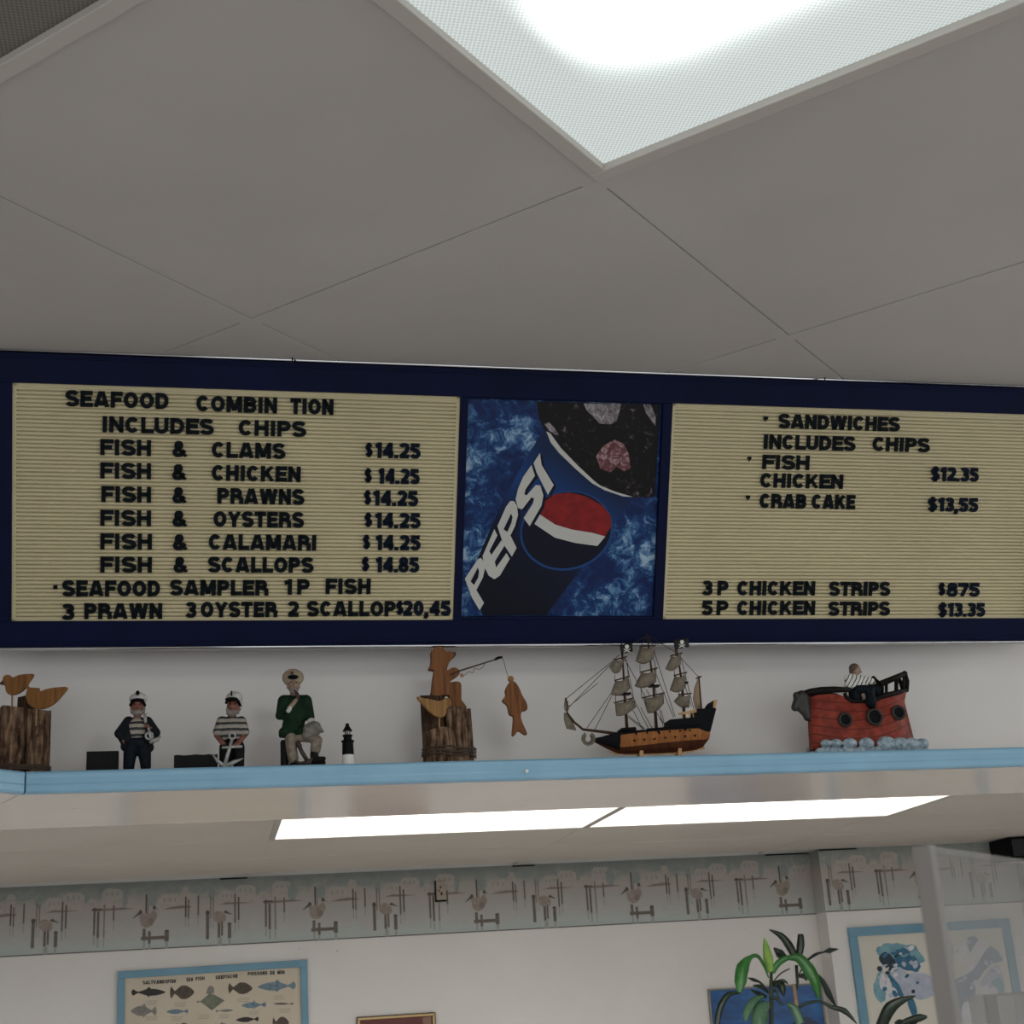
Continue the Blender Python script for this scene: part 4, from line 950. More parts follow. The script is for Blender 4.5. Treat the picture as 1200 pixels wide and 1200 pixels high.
mb = MB(); mb.tube([tuple(v) for v in smooth_outline([tuple(p(x, y, -24)) for x, y in ((495, 318), (515, 302), (535, 288), (560, 296), (572, 268), (600, 272), (625, 262), (645, 232))], 4, False)], 2*s, 5)
mb.tube([tuple(v) for v in smooth_outline([tuple(p(x, y, -24)) for x, y in ((766, 190), (780, 225), (790, 270), (808, 322))], 4, False)], 2*s, 5); obj('fishing_line', mb, m_tipdark, t, smooth=True)
mb = MB(); mb.ell(p(826, 340, -24), 23*s); obj('bead', mb, m_carve_l, t, smooth=True)
cutout(t, 'fish', z6, [(815, 365), (850, 362), (880, 400), (905, 458), (935, 512), (938, 558), (905, 570), (894, 602), (906, 650), (938, 725), (920, 731), (880, 706), (850, 738), (834, 735), (838, 680), (841, 606), (815, 590), (800, 530), (770, 502), (768, 485), (789, 455), (786, 420)], -24, 40, m_carve_v, 3)
cutout(t, 'duck', z6, [(160, 474), (205, 481), (260, 491), (310, 502), (340, 494), (370, 479), (395, 495), (403, 530), (385, 546), (370, 562), (362, 600), (335, 619), (310, 616), (270, 596), (218, 545)], -52, 34, m_carve_l, 3)
mb = MB(); mb.tube([p(320, 612, -52), p(320, 720, -52)], 7*s, 10); obj('stick', mb, m_dowel, t, smooth=True)

# pirate ship model
z7 = Z(640, 740, 5.4545, .045, 700); p = z7.p; s = z7.s
ship = thing('model_ship', 'wooden model pirate sailing ship with ragged grey sails and black skull flags', 'model ship', z7.mat)
m_plank = wood('ship_planks', '966034', '734424', 1.0, rot=(0, R(90), 0)); m_keel = wood('ship_lower_hull', '512c1b', '371c10', 1.0, rot=(0, R(90), 0))
m_hull = M('ship_black_hull', '0d0e11', .6, spec=.08); m_mast = wood('ship_mast', '4a3424', '2c1e14', 1.5); m_sail = M('ship_sail_cloth', '7a6f60', .85, var=160, h2='5f5548'); m_rig = M('ship_rigging', '2b231e', .85); m_flag = M('ship_flag_black', '121214', .7); m_skull = M('ship_flag_white', 'c9c6c0', .7); m_pale = wood('ship_pale_wood', 'b8946c', '98754f', 1.0)
ST = [  # crop x, deck y, band top y, band bottom (waterline) y, keel y, half beam, lower half beam
 (300, 684, 690, 697, 704, 2, 1), (350, 676, 690, 712, 730, 18, 5), (400, 664, 684, 726, 756, 36, 12), (460, 652, 672, 748, 782, 52, 24), (500, 650, 668, 748, 786, 60, 30), (600, 642, 657, 738, 785, 68, 38), (720, 634, 648, 724, 781, 72, 40), (840, 624, 640, 712, 775, 70, 38), (950, 612, 632, 702, 760, 64, 28), (1000, 606, 650, 700, 742, 58, 14), (1028, 600, 652, 690, 705, 54, 8)]
mb = MB(); P = []
for x, yd, yb, yw, yk, hb, hl in ST:
    P.append([p(x, yd, -hb), p(x, yb, -hb-2), p(x, (yb+yw)/2, -hb-3), p(x, yw, -hb*.86), p(x, (yw+yk)/2, -(hb*.35+hl*.5)), p(x, yk, -2), p(x, yk, 2), p(x, (yw+yk)/2, hb*.35+hl*.5), p(x, yw, hb*.86), p(x, (yb+yw)/2, hb+3), p(x, yb, hb+2), p(x, yd, hb)])
for i in range(len(ST)-1):
    for j in range(11):
        rowk = min(j, 10-j)
        mb.k = 0 if (i < 3 and rowk < 4) or rowk == 0 else (1 if rowk < 3 else 2)
        if i < 3 and rowk >= 4: mb.k = 2
        mb.poly([P[i][j], P[i][j+1], P[i+1][j+1], P[i+1][j]])
mb.k = 0; mb.poly(P[-1]); mb.k = 1
for i in range(len(ST)-1): mb.poly([P[i][0], P[i+1][0], P[i+1][11], P[i][11]])
hull = obj('hull', mb, [m_hull, m_plank, m_keel], ship)
for r_ in range(2):
    for k in range(7):
        x = (552, 622, 692, 766, 832, 893, 0)[k] if r_ == 0 else (543, 606, 670, 738, 800, 865, 927)[k]; y = (668, 662, 657, 654, 650, 647, 0)[k] if r_ == 0 else (710, 706, 701, 694, 688, 684, 680)[k]
        if x:
            q = p(x, y, -78); mb = MB(); mb.tube([q, q+Vector((0, .012, 0))], 5.5*s, 10); obj('gun_port', mb, m_black, hull)
mb = MB(); mb.box(*[v for v in (p(440, 0).x, p(985, 0).x, -2.5*s, 2.5*s, 0, p(0, 780).z)]) if False else None
mb.prism([p(395, 766, -3), p(440, 786, -3), p(600, 790, -3), p(860, 784, -3), p(985, 758, -3), p(985, 752, -3), p(860, 772, -3), p(600, 780, -3), p(450, 776, -3)], (0, 6*s, 0)); obj('keel', mb, m_pale, ship)
mb = MB(); mb.prism([p(985, 700, -3), p(1012, 740, -3), p(1012, 756, -3), p(982, 758, -3), p(980, 720, -3)], (0, 6*s, 0)); obj('rudder', mb, m_pale, ship)
for x in (600, 845):
    mb = MB(); a = p(x, 755, 0); mb.prism([z7.g(x-14, -30), z7.g(x+14, -30), p(x+10, 752, -34), p(x-10, 752, -34)], (0, 64*s, 0)); obj('stand', mb, m_pale, ship)
mb = MB(); mb.prism([p(766, 626, -64), p(772, 575, -64), p(940, 560, -64), p(944, 508, -64), p(1058, 500, -60), p(1072, 452, -60), p(1050, 452, -60), p(1044, 500, -60), (p(1046, 500, -60)), p(1068, 505, -58), p(1030, 652, -58), p(958, 652, -62), p(955, 604, -64)], (0, 122*s, 0)); obj('stern_castle', mb, m_hull, ship)
mb = MB(); mb.prism([p(1046, 500, -62), p(1050, 452, -62), p(1073, 450, -62), p(1062, 500, -62)], (0, 10*s, 0)); obj('stern_post', mb, m_pale, ship); mb = MB(); mb.prism([p(830, 545, -58), p(942, 528, -58), p(942, 510, -58), p(830, 532, -58)], (0, 8*s, 0))
for x in (848, 872, 896, 920): mb.obox(p(x, 562, -58), (5*s, 0, 0), (0, 5*s, 0), (0, 0, 30*s))
obj('stern_rail', mb, m_pale, ship)
mb = MB(); mb.prism([p(465, 640, -45), p(470, 625, -45), p(555, 620, -50), p(565, 636, -50)], (0, 95*s, 0)); obj('fore_castle', mb, m_hull, ship)
mb = MB(); mb.tube([p(620, 640, -74), p(950, 612, -70)], 5*s, 6); mb.tube([p(470, 655, -60), p(640, 645, -74)], 5*s, 6); obj('rail', mb, m_hull, ship)
mb = MB(); mb.tube([p(470, 656), p(350, 640), p(235, 626), p(180, 580), p(135, 520), p(125, 425)], [10*s, 9*s, 8*s, 7*s, 6*s, 6*s], 8); obj('bowsprit', mb, m_mast, ship, smooth=True)
MAST = (((518, 640), (502, 400), (483, 70)), ((706, 640), (686, 350), (645, 12)), ((888, 600), (868, 330), (826, 55)))
for m_ in MAST:
    mb = MB(); mb.tube([p(*m_[0]), p(*m_[1]), p(*m_[2])], [11*s, 8*s, 4.5*s], 8); ms = obj('mast', mb, m_mast, ship, smooth=True)
    x, y = m_[1]; mb = MB(); mb.box(*(lambda c: (c.x-26*s, c.x+34*s, -24*s, 24*s, c.z-5*s, c.z+5*s))(p(x, y))); obj('mast_top', mb, m_black, ms)
def sail(tl, tr, br, bl, bulge, sag=0., sway=0.):
    n, m_ = 9, 7; P = []; A, B_, C_, D = [Vector((*q, 0)) for q in (tl, tr, br, bl)]
    for i in range(n+1):
        v = i/n; row = []
        for j in range(m_+1):
            u = j/m_; q = (A.lerp(B_, u)).lerp(D.lerp(C_, u), v)
            bl_ = max(0, math.sin(math.pi*u))**.7*math.sin(math.pi*(.15+.8*v))*bulge*1.5
            x = q.x - bl_*.35*sway; y = q.y + sag*math.sin(math.pi*u)*(1-v) + 16*(math.sin(math.pi*u)-.3)*v*v*sway + 10*math.sin(4*u)*v
            kk = -16 + 36*(1-u)*0 - bl_ + 22*(u-.5)
            row.append(p(x, y, kk))
        P.append(row)
    mb = MB(); mb.grid(P); o = obj('sail', mb, m_sail, ship, smooth=True, solid=.0007)
    a, b = p(tl[0]-6, tl[1]-2, -27), p(tr[0]+8, tr[1]-3, -5); mb = MB(); mb.tube([a, b], 4.5*s, 6); obj('yard', mb, m_mast, o, smooth=True)
sail((436, 190), (506, 165), (470, 270), (396, 238), 24, 18, 1.); sail((436, 322), (522, 290), (540, 375), (402, 412), 26, 18, .8); sail((432, 464), (548, 430), (575, 492), (440, 548), 26, 14, .3)
sail((594, 105), (690, 94), (684, 190), (562, 200), 34, 22, .8); sail((602, 268), (702, 238), (700, 335), (556, 360), 32, 22, .7); sail((612, 432), (748, 396), (752, 470), (640, 530), 34, 16, .6)
sail((792, 165), (860, 140), (858, 225), (752, 250), 28, 20, .8); sail((814, 290), (890, 265), (890, 372), (780, 384), 26, 22, .6); sail((842, 412), (920, 400), (912, 495), (806, 455), 30, 18, .5)
mb = MB(); mb.grid([[p(973, 292, 0), p(980, 292, 0)], [p(945, 360, -4), p(984, 400, 0)], [p(936, 430, -4), p(988, 470, 0)], [p(955, 502, 0), p(992, 502, 0)]]); obj('sail', mb, M('ship_pale_sail', '8a745f', .85), ship, smooth=True, solid=.0007)
mb = MB(); mb.tube([p(994, 505), p(976, 285)], 5*s, 6); mb.tube([p(958, 300), p(992, 288)], 5*s, 6); obj('spar', mb, m_mast, ship)
mb = MB(); mb.grid([[p(112, 520, -8), p(150, 525, 8)], [p(108, 570, -22), p(170, 575, 4)], [p(128, 625, -12), p(196, 632, 8)]]); obj('sail', mb, m_sail, ship, smooth=True, solid=.0007)
mb = MB(); mb.grid([[p(118, 440, -6), p(140, 440, 6)], [p(110, 480, -14), p(146, 490, 6)], [p(118, 512, -8), p(146, 500, 6)]]); obj('sail', mb, m_sail, ship, smooth=True, solid=.0007)
mb = MB(); P = []
for i in range(9):
    a = R(-60+300*i/8); P.append([p(266+46*math.cos(a), 688+46*math.sin(a), -16), p(272+20*math.cos(a), 684+22*math.sin(a), 14)])
mb.grid(P); obj('sail', mb, m_sail, ship, smooth=True, solid=.0007)
for a, b in (((472, 88), (550, 70)), ((815, 58), (910, 42))):
    (x0, y0), (x1, y1) = a, b; P = []
    for i in range(7):
        u = i/6; P.append([p(x0+(x1-x0)*u, y0+(y1-y0)*u, -4-4*math.sin(u*5)), p(x0+6+(x1+4-x0-6)*u, y0+58+(y1-y0)*u, -4-4*math.sin(u*5))])
    mb = MB(); mb.grid(P); fl = obj('flag', mb, m_flag, ship, smooth=True, solid=.0005)
    cx, cy = (x0+x1)/2+2, (y0+y1)/2+22; mb = MB()
    mb.prism([p(cx+13*math.cos(k*.524), cy-2+12*math.sin(k*.524), -13) for k in range(12)], (0, 2*s, 0)); mb.prism([p(cx-7, cy+8, -13), p(cx+7, cy+8, -13), p(cx+6, cy+15, -13), p(cx-6, cy+15, -13)], (0, 2*s, 0))
    for dx in (-1, 1): mb.tube([p(cx-dx*20, cy+14, -12), p(cx+dx*20, cy+34, -12)], 3*s, 6)
    obj('skull_and_crossbones', mb, m_skull, fl)
    mb = MB(); mb.tube([p(x0+2, y0-2), p(x0+16, y0+100)], 4*s, 6); obj('flag_staff', mb, m_mast, ship)
RIG = [((128, 430), (436, 180)), ((145, 485), (432, 190)), ((145, 480), (330, 330)), ((260, 618), (418, 390)), ((310, 630), (425, 400)), ((500, 170), (640, 430)), ((510, 175), (570, 480)), ((540, 380), (690, 660)), ((520, 540), (620, 632)), ((560, 500), (640, 640)), ((600, 490), (668, 632)),
       ((685, 110), (824, 545)), ((690, 240), (815, 550)), ((700, 350), (760, 600)), ((640, 430), (735, 590)), ((604, 100), (640, 30)), ((688, 95), (650, 30)), ((660, 30), (826, 132)), ((640, 30), (560, 75)), ((858, 150), (945, 500)), ((862, 170), (975, 292)), ((740, 500), (770, 590)), ((720, 560), (760, 620)), ((870, 290), (930, 480)), ((600, 210), (600, 270)), ((606, 360), (612, 430)), ((440, 280), (440, 325)), ((444, 410), (444, 465)), ((640, 370), (665, 415)), ((820, 250), (820, 290)), ((850, 385), (850, 412)), ((690, 180), (700, 240)), ((520, 200), (524, 290)), ((430, 180), (470, 150)), ((505, 540), (610, 632))]
mb = MB()
for i, (a, b) in enumerate(RIG): mb.tube([p(*a, 14 if i % 2 else -14), p(*b, 40 if i % 2 else -40)] if b[1] > 560 else [p(*a, 0), p(*b, 0)], 2.1*s, 5)
obj('rigging', mb, m_rig, ship)
mb = MB()
for (x, y) in ((690, 660), (858, 640)): mb.caps([p(x-10, y-25, -78), p(x+8, y+5, -80)], 6*s, 6)
obj('anchor', mb, m_black, ship)

# ceramic pirate boat
z8 = Z(900, 760, 6, .06, 640); p = z8.p; s = z8.s
boat = thing('ceramic_boat', 'chunky red ceramic boat with portholes and a lounging pirate on deck', 'ornament', z8.mat)
t_ = NT('red_planked_glaze'); t_.b.inputs['Roughness'].default_value = .5; t_.b.inputs['Specular IOR Level'].default_value = .15
o_ = t_.sep(t_.coord()); bow = t_.math('MULTIPLY', t_.math('POWER', t_.math('ABSOLUTE', t_.math('ADD', o_[0], .01)), 2), 2.4)
fz = t_.math('FRACT', t_.math('ADD', t_.math('DIVIDE', t_.math('SUBTRACT', o_[2], bow), .0155), 40.35)); nn_ = t_.noise(t_.coord(), 60, 4)
cr = t_.ramp(nn_, [(.3, '66241a'), (.7, '8f3c2d')]); t_.link(t_.mix(t_.math('LESS_THAN', fz, .13), cr, '5c221b'), t_.b.inputs['Base Color']); m_red = t_.m
m_rim = M('dark_brown_glaze', '1f1b18', .5, var=80, h2='141110', spec=.08); m_wave = M('wave_glaze', 'adb9bf', .4, var=130, h2='4f6676')
SEC = [(290, 345, 20), (320, 340, 50), (380, 338, 72), (450, 340, 88), (500, 362, 94), (545, 392, 97), (620, 396, 98), (700, 388, 97), (760, 362, 94), (830, 335, 86), (900, 315, 70), (950, 300, 42), (962, 298, 26)]
mb = MB(); P = []
for x, yt, hb in SEC:
    f_ = (x-290)/672; xl = 305+f_*725; row = []
    for v in (0, .2, .45, .7, .9, 1.):
        xx = x + (xl-x)*v**2.2 - max(0, f_-.4)*46*math.sin(math.pi*min(1, v*1.15)); yy = yt + (715-yt)*v; hh = hb*(1+.16*math.sin(math.pi*min(1, v*1.1))) + 10*v
        row.append((xx, yy, hh))
    P.append([p(xx, yy, -hh) for xx, yy, hh in row] + [p(xx, yy, hh) for xx, yy, hh in row[::-1]])
mb.grid(P); mb.poly(P[0]); mb.poly(P[-1][::-1])
for i in range(len(SEC)-1): mb.poly([P[i][0], P[i][11], P[i+1][11], P[i+1][0]])
hull = obj('hull', mb, m_red, boat, smooth=True)
for x, y, r_ in ((490, 525, 50), (687, 508, 60), (862, 475, 50)):
    c = p(x, y, {490: -112, 687: -126, 862: -110}[x]); mb = MB(); mb.tube([c+Vector((r_*.82*s*math.cos(k*math.pi/12), -.001, r_*.82*s*math.sin(k*math.pi/12))) for k in range(25)], 10*s, 8); ph = obj('porthole', mb, M('porthole_glaze', '2e2a27', .45, spec=.2), hull, smooth=True)
    mb = MB(); mb.tube([c+Vector((0, -.0008, 0)), c+Vector((0, .012, 0))], r_*.8*s, 24); obj('glass', mb, m_black, ph)
for sd in (-1, 1):
    mb = MB(); K = lambda hb: sd*hb
    mb.caps([p(235, 325, K(6)), p(290, 312, K(30)), p(350, 308, K(62)), p(430, 308, K(84)), p(525, 312, K(95))], [20*s, 23*s, 23*s, 21*s, 17*s], 10)
    mb.tube([p(495, 335, K(94)), p(510, 370, K(98)), p(545, 392, K(100)), p(620, 394, K(101)), p(700, 385, K(100)), p(745, 360, K(97)), p(800, 345, K(92)), p(880, 325, K(80)), p(950, 300, K(45))], [14*s, 14*s, 13*s, 13*s, 15*s, 18*s, 18*s, 16*s, 12*s], 8)
    mb.caps([p(755, 262, K(94)), p(850, 225, K(84)), p(935, 190, K(52)), p(958, 240, K(36)), p(962, 300, K(26))], [17*s, 18*s, 20*s, 18*s, 14*s], 10)
    for x, y0, y1, hb in ((790, 255, 345, 92), (868, 225, 325, 82), (925, 200, 310, 58)): mb.tube([p(x, y0, K(hb)), p(x, y1, K(hb))], 9*s, 8)
    obj('rail', mb, m_rim, boat, smooth=True)
mb = MB(); mb.caps([p(200, 330, 0), p(215, 360, 0), p(190, 415, 0)], [24*s, 34*s, 26*s]); mb.caps([p(240, 340, 0), p(280, 480, 0), p(298, 510, 0)], [44*s, 30*s, 12*s]); mb.caps([p(210, 400, 0), p(290, 505, 0)], [30*s, 10*s]); mb.ell(p(270, 390, 0), (40*s, 30*s, 90*s)); blob('figurehead', mb, M('figurehead_glaze', '2f2b28', .5, var=90, h2='1c1917'), boat, .0014, 4)
mb = MB()
for i in range(8):
    x = 345+i*98; r_ = (34, 38, 46, 50, 62, 54, 50, 44)[i]; x = (355, 425, 520, 635, 775, 870, 950, 1025)[i]
    for kk in (-118, 0, 118): mb.ell(p(x, 690, kk), (r_*1.1*s, 34*s, r_*.75*s))
mb.caps([z8.g(320, -100, .006), z8.g(1060, -100, .006)], .0065); mb.caps([z8.g(320, 100, .006), z8.g(1060, 100, .006)], .0065); mb.caps([z8.g(320, 0, .006), z8.g(1060, 0, .006)], .0065)
wv = blob('wave_base', mb, m_wave, boat, .0016, 2)
# pirate: one body with clothes
m_tee = stripes('pirate_shirt_paint', 'cfccc6', '1d1d20', .0062, .1, .26, R(55))
mb = MB(); mb.ell(p(592, 165, -60), (30*s, 34*s, 40*s)); mb.ell(p(622, 180, -64), (9*s, 9*s, 8*s)); mb.caps([p(590, 195, -60), p(586, 225, -60)], 22*s); mb.ell(p(590, 260, -60), (50*s, 40*s, 50*s)); mb.caps([p(620, 240, -70), p(700, 255, -80)], 18*s); hand(mb, p(704, 258, -80), (.9, -.1, -.3), 22*s, 1); mb.caps([p(540, 240, -62), p(535, 275, -70), p(650, 285, -95)], 16*s); hand(mb, p(660, 284, -98), (.9, -.1, -.2), 20*s, 1); mb.ell(p(610, 330, -60), (40*s, 30*s, 40*s)); mb.caps([p(620, 330, -80), p(660, 400, -118)], 20*s)
bd = blob('pirate_body', mb, m_facepale, boat, .0010, 2)
mb = MB(); mb.ell(p(580, 152, -56), (34*s, 38*s, 32*s)); mb.caps([p(562, 170, -50), p(568, 195, -48)], 14*s); blob('bandana', mb, M('bandana_paint', '5a4e42', .6, spec=.1), bd, .0009, 2)
mb = MB(); mb.ell(p(585, 255, -60), (52*s, 50*s, 46*s)); mb.caps([p(535, 225, -62), p(535, 272, -66), p(640, 282, -92)], [28*s, 28*s, 22*s]); mb.caps([p(610, 232, -66), p(690, 250, -78)], [30*s, 24*s]); mb.caps([p(560, 215, -58), p(605, 215, -58)], 24*s); blob('shirt', mb, m_tee, bd, .0010, 3)
mb = MB(); mb.caps([p(590, 320, -56), p(590, 360, -56)], 46*s); mb.caps([p(600, 310, -74), p(664, 318, -104), p(664, 410, -128)], [42*s, 40*s, 36*s]); mb.caps([p(640, 320, -50), p(740, 300, -60), p(745, 340, -60)], [40*s, 34*s, 28*s]); blob('trousers', mb, m_trou, bd, .0011, 3)
mb = MB(); mb.caps([p(664, 395, -124), p(664, 425, -130)], [26*s, 24*s]); mb.ell(p(668, 438, -138), (24*s, 32*s, 16*s)); blob('boot', mb, m_black, bd, .001, 2)
mb = MB(); mb.caps([p(722, 215, -40), p(735, 250, -45), p(740, 300, -50)], [14*s, 26*s, 44*s]); mb.caps([p(760, 270, -50), p(760, 330, -50)], 30*s); blob('cannon', mb, m_black, boat, .0013, 3, label='black lump of cannon beside the pirate')

# ------------------------------------------------------------------ pictures on the dining room wall
def PX(px, py, Y): return on_y(px, py, Y)
def picture(name, label, cat, Y, tl, tr, zb, fw, fm, art, depth=.022):
    """framed picture with its top corners at photo points tl, tr, reaching down to height zb; art(mb..) paints in metres from the top left inner corner"""
    a, b = PX(*tl, Y-depth), PX(*tr, Y-depth); zt = (a.z+b.z)/2; roll = math.atan2(b.z-a.z, b.x-a.x); wd = b.x-a.x; ht = zt-zb
    m = Matrix.Translation((a.x, Y, a.z)) @ Matrix.Rotation(-roll, 4, 'Y')
    t = thing(name, label, cat, m)
    mb = MB(); d0, d1 = -depth, -.001
    mb.box(0, wd, d0, d1, -fw, 0); mb.box(0, wd, d0, d1, -ht, -ht+fw); mb.box(0, fw, d0, d1, -ht+fw, -fw); mb.box(wd-fw, wd, d0, d1, -ht+fw, -fw)
    obj('frame', mb, fm, t, bevel=.002); art(t, wd, ht, fw); return t, wd, ht

m_pframe = M('blue_picture_frame', '6d98ad', .5, var=6, h2='628c9f')
m_posterpaper = M('poster_paper', 'c9bda9', .6, var=4, h2='c0b39e')
def fishposter(t, wd, ht, fw):
    mb = MB(); mats = [m_posterpaper, M('print_black', '26221f', .6), M('print_brown_fish', '57493c', .6, var=60, h2='3f352c'), M('print_green_fish', '7b7d6a', .6, var=60, h2='5f6252'), M('print_blue_fish', '4c6675', .6, var=90, h2='7d919a'), M('print_grey_fish', '848079', .6, var=50, h2='6d6a64'), M('print_caption', 'a59a8b', .6)]
    mb.box(fw, wd-fw, -.008, -.004, -ht+fw, -fw); n = [0]
    # crop of the photo -> print coordinates (bilinear on the poster plane)
    minv = t.matrix_world.inverted()
    def q(x, y): v = minv @ PX(120+x/4.615, 1110+y/4.615, BACK_Y-.008); n[0] += 1; return (v.x, -.0082-.00002*n[0]*0, v.z)
    def lay(): n[0] += 1; return -.0083 - .00003*(n[0] % 12)
    def pg(k, pts, sm=0):
        if sm: pts = [tuple(v) for v in smooth_outline(pts, sm)]
        y_ = lay(); mb.k = k; mb.poly([(v[0], y_, v[2]) for v in (q(*u) for u in pts)])
    def fish(k, x0, x1, y, h, tail=-1, fin=1, dy=0.):
        """fish from x0 (tail end when tail = -1) to x1, body height h"""
        w_ = x1-x0; P = [(0, .0), (.06, -.5*1), (.2, -.10), (.45, -.5), (.7, -.5), (.9, -.25), (1, 0), (.9, .25), (.7, .5), (.45, .5), (.2, .10), (.06, .5)]
        if tail == 1: P = [(1-a, b) for a, b in P]
        pg(k, [(x0+a*w_, y+b*h+dy*a) for a, b in P], 2)
        if fin: pg(k, [(x0+w_*.42, y-h*.4+dy*.5), (x0+w_*.52, y-h*.85+dy*.5), (x0+w_*.60, y-h*.4+dy*.5)]); pg(k, [(x0+w_*.45, y+h*.4+dy*.5), (x0+w_*.5, y+h*.75+dy*.5), (x0+w_*.57, y+h*.4+dy*.5)])
        ex = x0+w_*(.9 if tail == -1 else .1); pg(1, [(ex-2, y-3+dy*.9), (ex+2, y-3+dy*.9), (ex+2, y+1+dy*.9), (ex-2, y+1+dy*.9)])
    fish(1, 156, 342, 245, 36, -1, 1, -2); fish(2, 365, 497, 245, 70, -1, 0, -2); fish(2, 680, 812, 222, 60, -1, 0); fish(4, 840, 1046, 215, 44, 1, 1, -8)
    pg(3, [(510, 290), (530, 292), (580, 250), (600, 254), (662, 288), (592, 342), (530, 296), (512, 302)]); pg(5, [(560, 252), (570, 218), (585, 206), (604, 218), (604, 250)])
    fish(5, 153, 294, 345, 52, 1, 1); fish(4, 346, 465, 350, 24, 1, 0, -4); fish(5, 612, 708, 345, 14, -1, 0, -4); fish(4, 752, 886, 316, 30, 1, 1, -6); fish(2, 924, 1034, 306, 10, 1, 0); fish(1, 722, 846, 394, 26, 1, 0, -6); fish(2, 920, 1010, 408, 60, -1, 0); fish(2, 400, 470, 425, 30, -1, 0); fish(5, 610, 680, 424, 26, -1, 1)
    for x, y in ((265, 298), (420, 308), (760, 283), (955, 270), (265, 382), (400, 384), (545, 375), (660, 372), (820, 352), (985, 340)):
        for r_ in range(3): pg(6, [(x-36+random.uniform(0, 18), y-8+r_*9), (x+30+random.uniform(-14, 14), y-10+r_*9), (x+30, y-6+r_*9), (x-34, y-4+r_*9)])
    M4 = Matrix.Identity(4)
    for s_, x0, x1, y in (('SALTVANDSFISK', 218, 400, 198), ('SEA FISH', 454, 553, 182), ('SEEFISCHE', 612, 732, 170), ('POISSONS DE MER', 786, 986, 150)):
        a, b = q(x0, y+4), q(x1, y-5); words = s_.split(); tot = len(s_); xx = a[0]
        for w_ in words:
            wid = (b[0]-a[0])*len(w_)/tot
            cap = (q(x0, y-16)[2]-a[2]); roll_ = (b[2]-a[2])/(b[0]-a[0])
            Mx = Matrix(((1, 0, 0, 0), (0, 0, -1, -.0083), (roll_, 1, 0, 0), (0, 0, 0, 1)))
            mb.k = 1; add_text(mb, w_, xx, xx+wid, a[2]-roll_*a[0], cap, 0, .0003, Mx); xx += wid + (b[0]-a[0])/tot
    obj('print', mb, mats, t)
GLY['V'] = (.74, [[(.11, 1), (.35, 0)], [(.63, 1), (.39, 0)]])
picture('fish_poster', 'blue framed fish species poster hanging at the left on the dining room wall', 'poster', BACK_Y, (138, 1138.5), (360, 1124.5), EYE-.62, .031, m_pframe, fishposter)

m_gold = M('gold_frame', 'b59a6c', .4, .4); m_darkwood = M('dark_frame_edge', '4a3f30', .5)
def redart(t, wd, ht, fw):
    mb = MB(); mb.box(fw, wd-fw, -.012, -.008, -ht+fw, -fw); obj('mat_board', mb, M('maroon_mat', '6d3c38', .7, var=30, h2='633530'), t)
    mb = MB(); mb.box(-.004, wd+.004, -.016, -.002, -.0005, .005); mb.box(-.005, 0, -.016, -.002, -ht, 0); mb.box(wd, wd+.005, -.016, -.002, -ht, 0); obj('outer_edge', mb, m_darkwood, t)
    mb = MB(); mb.box(wd-fw-.045, wd-fw-.006, -.0128, -.012, -ht+fw+.03, -fw-.004); obj('inset', mb, M('brown_inset', '8a6a58', .7), t)
picture('framed_picture', 'thin gold framed picture with maroon mat low on the dining room wall', 'picture', BACK_Y, (419, 1193), (509.5, 1187.2), EYE-.36, .011, m_gold, redart)

def seaart(t, wd, ht, fw):
    tt = NT('sea_painting'); tt.b.inputs['Roughness'].default_value = .4; v = tt.coord(scale=(1, 1, 3)); n = tt.noise(v, 6, 6, .6, .8)
    tt.link(tt.ramp(n, [(.30, '123a68'), (.48, '174f8a'), (.66, '2466a4'), (.80, '6f98bd')]), tt.b.inputs['Base Color'])
    mb = MB(); mb.box(fw, wd-fw, -.010, -.006, -ht+fw, -fw); mb.k = 1
    mb.prism([(wd*.62, -.0108, -ht*.99), (wd*.98, -.0108, -ht*.99), (wd*.98, -.0108, -.20), (wd*.84, -.0108, -.15), (wd*.7, -.0108, -.18), (wd*.63, -.0108, -.26)], (0, .0006, 0))
    obj('canvas', mb, [tt.m, M('painted_dark_water', '14233e', .4, var=20, h2='1b3054')], t)
picture('framed_picture', 'blue sea painting in a thin grey frame behind the tall leafy plant', 'picture', BACK_Y, (830, 1159), (963, 1151.5), EYE-.48, .008, M('thin_grey_frame', '8a857c', .5), seaart)

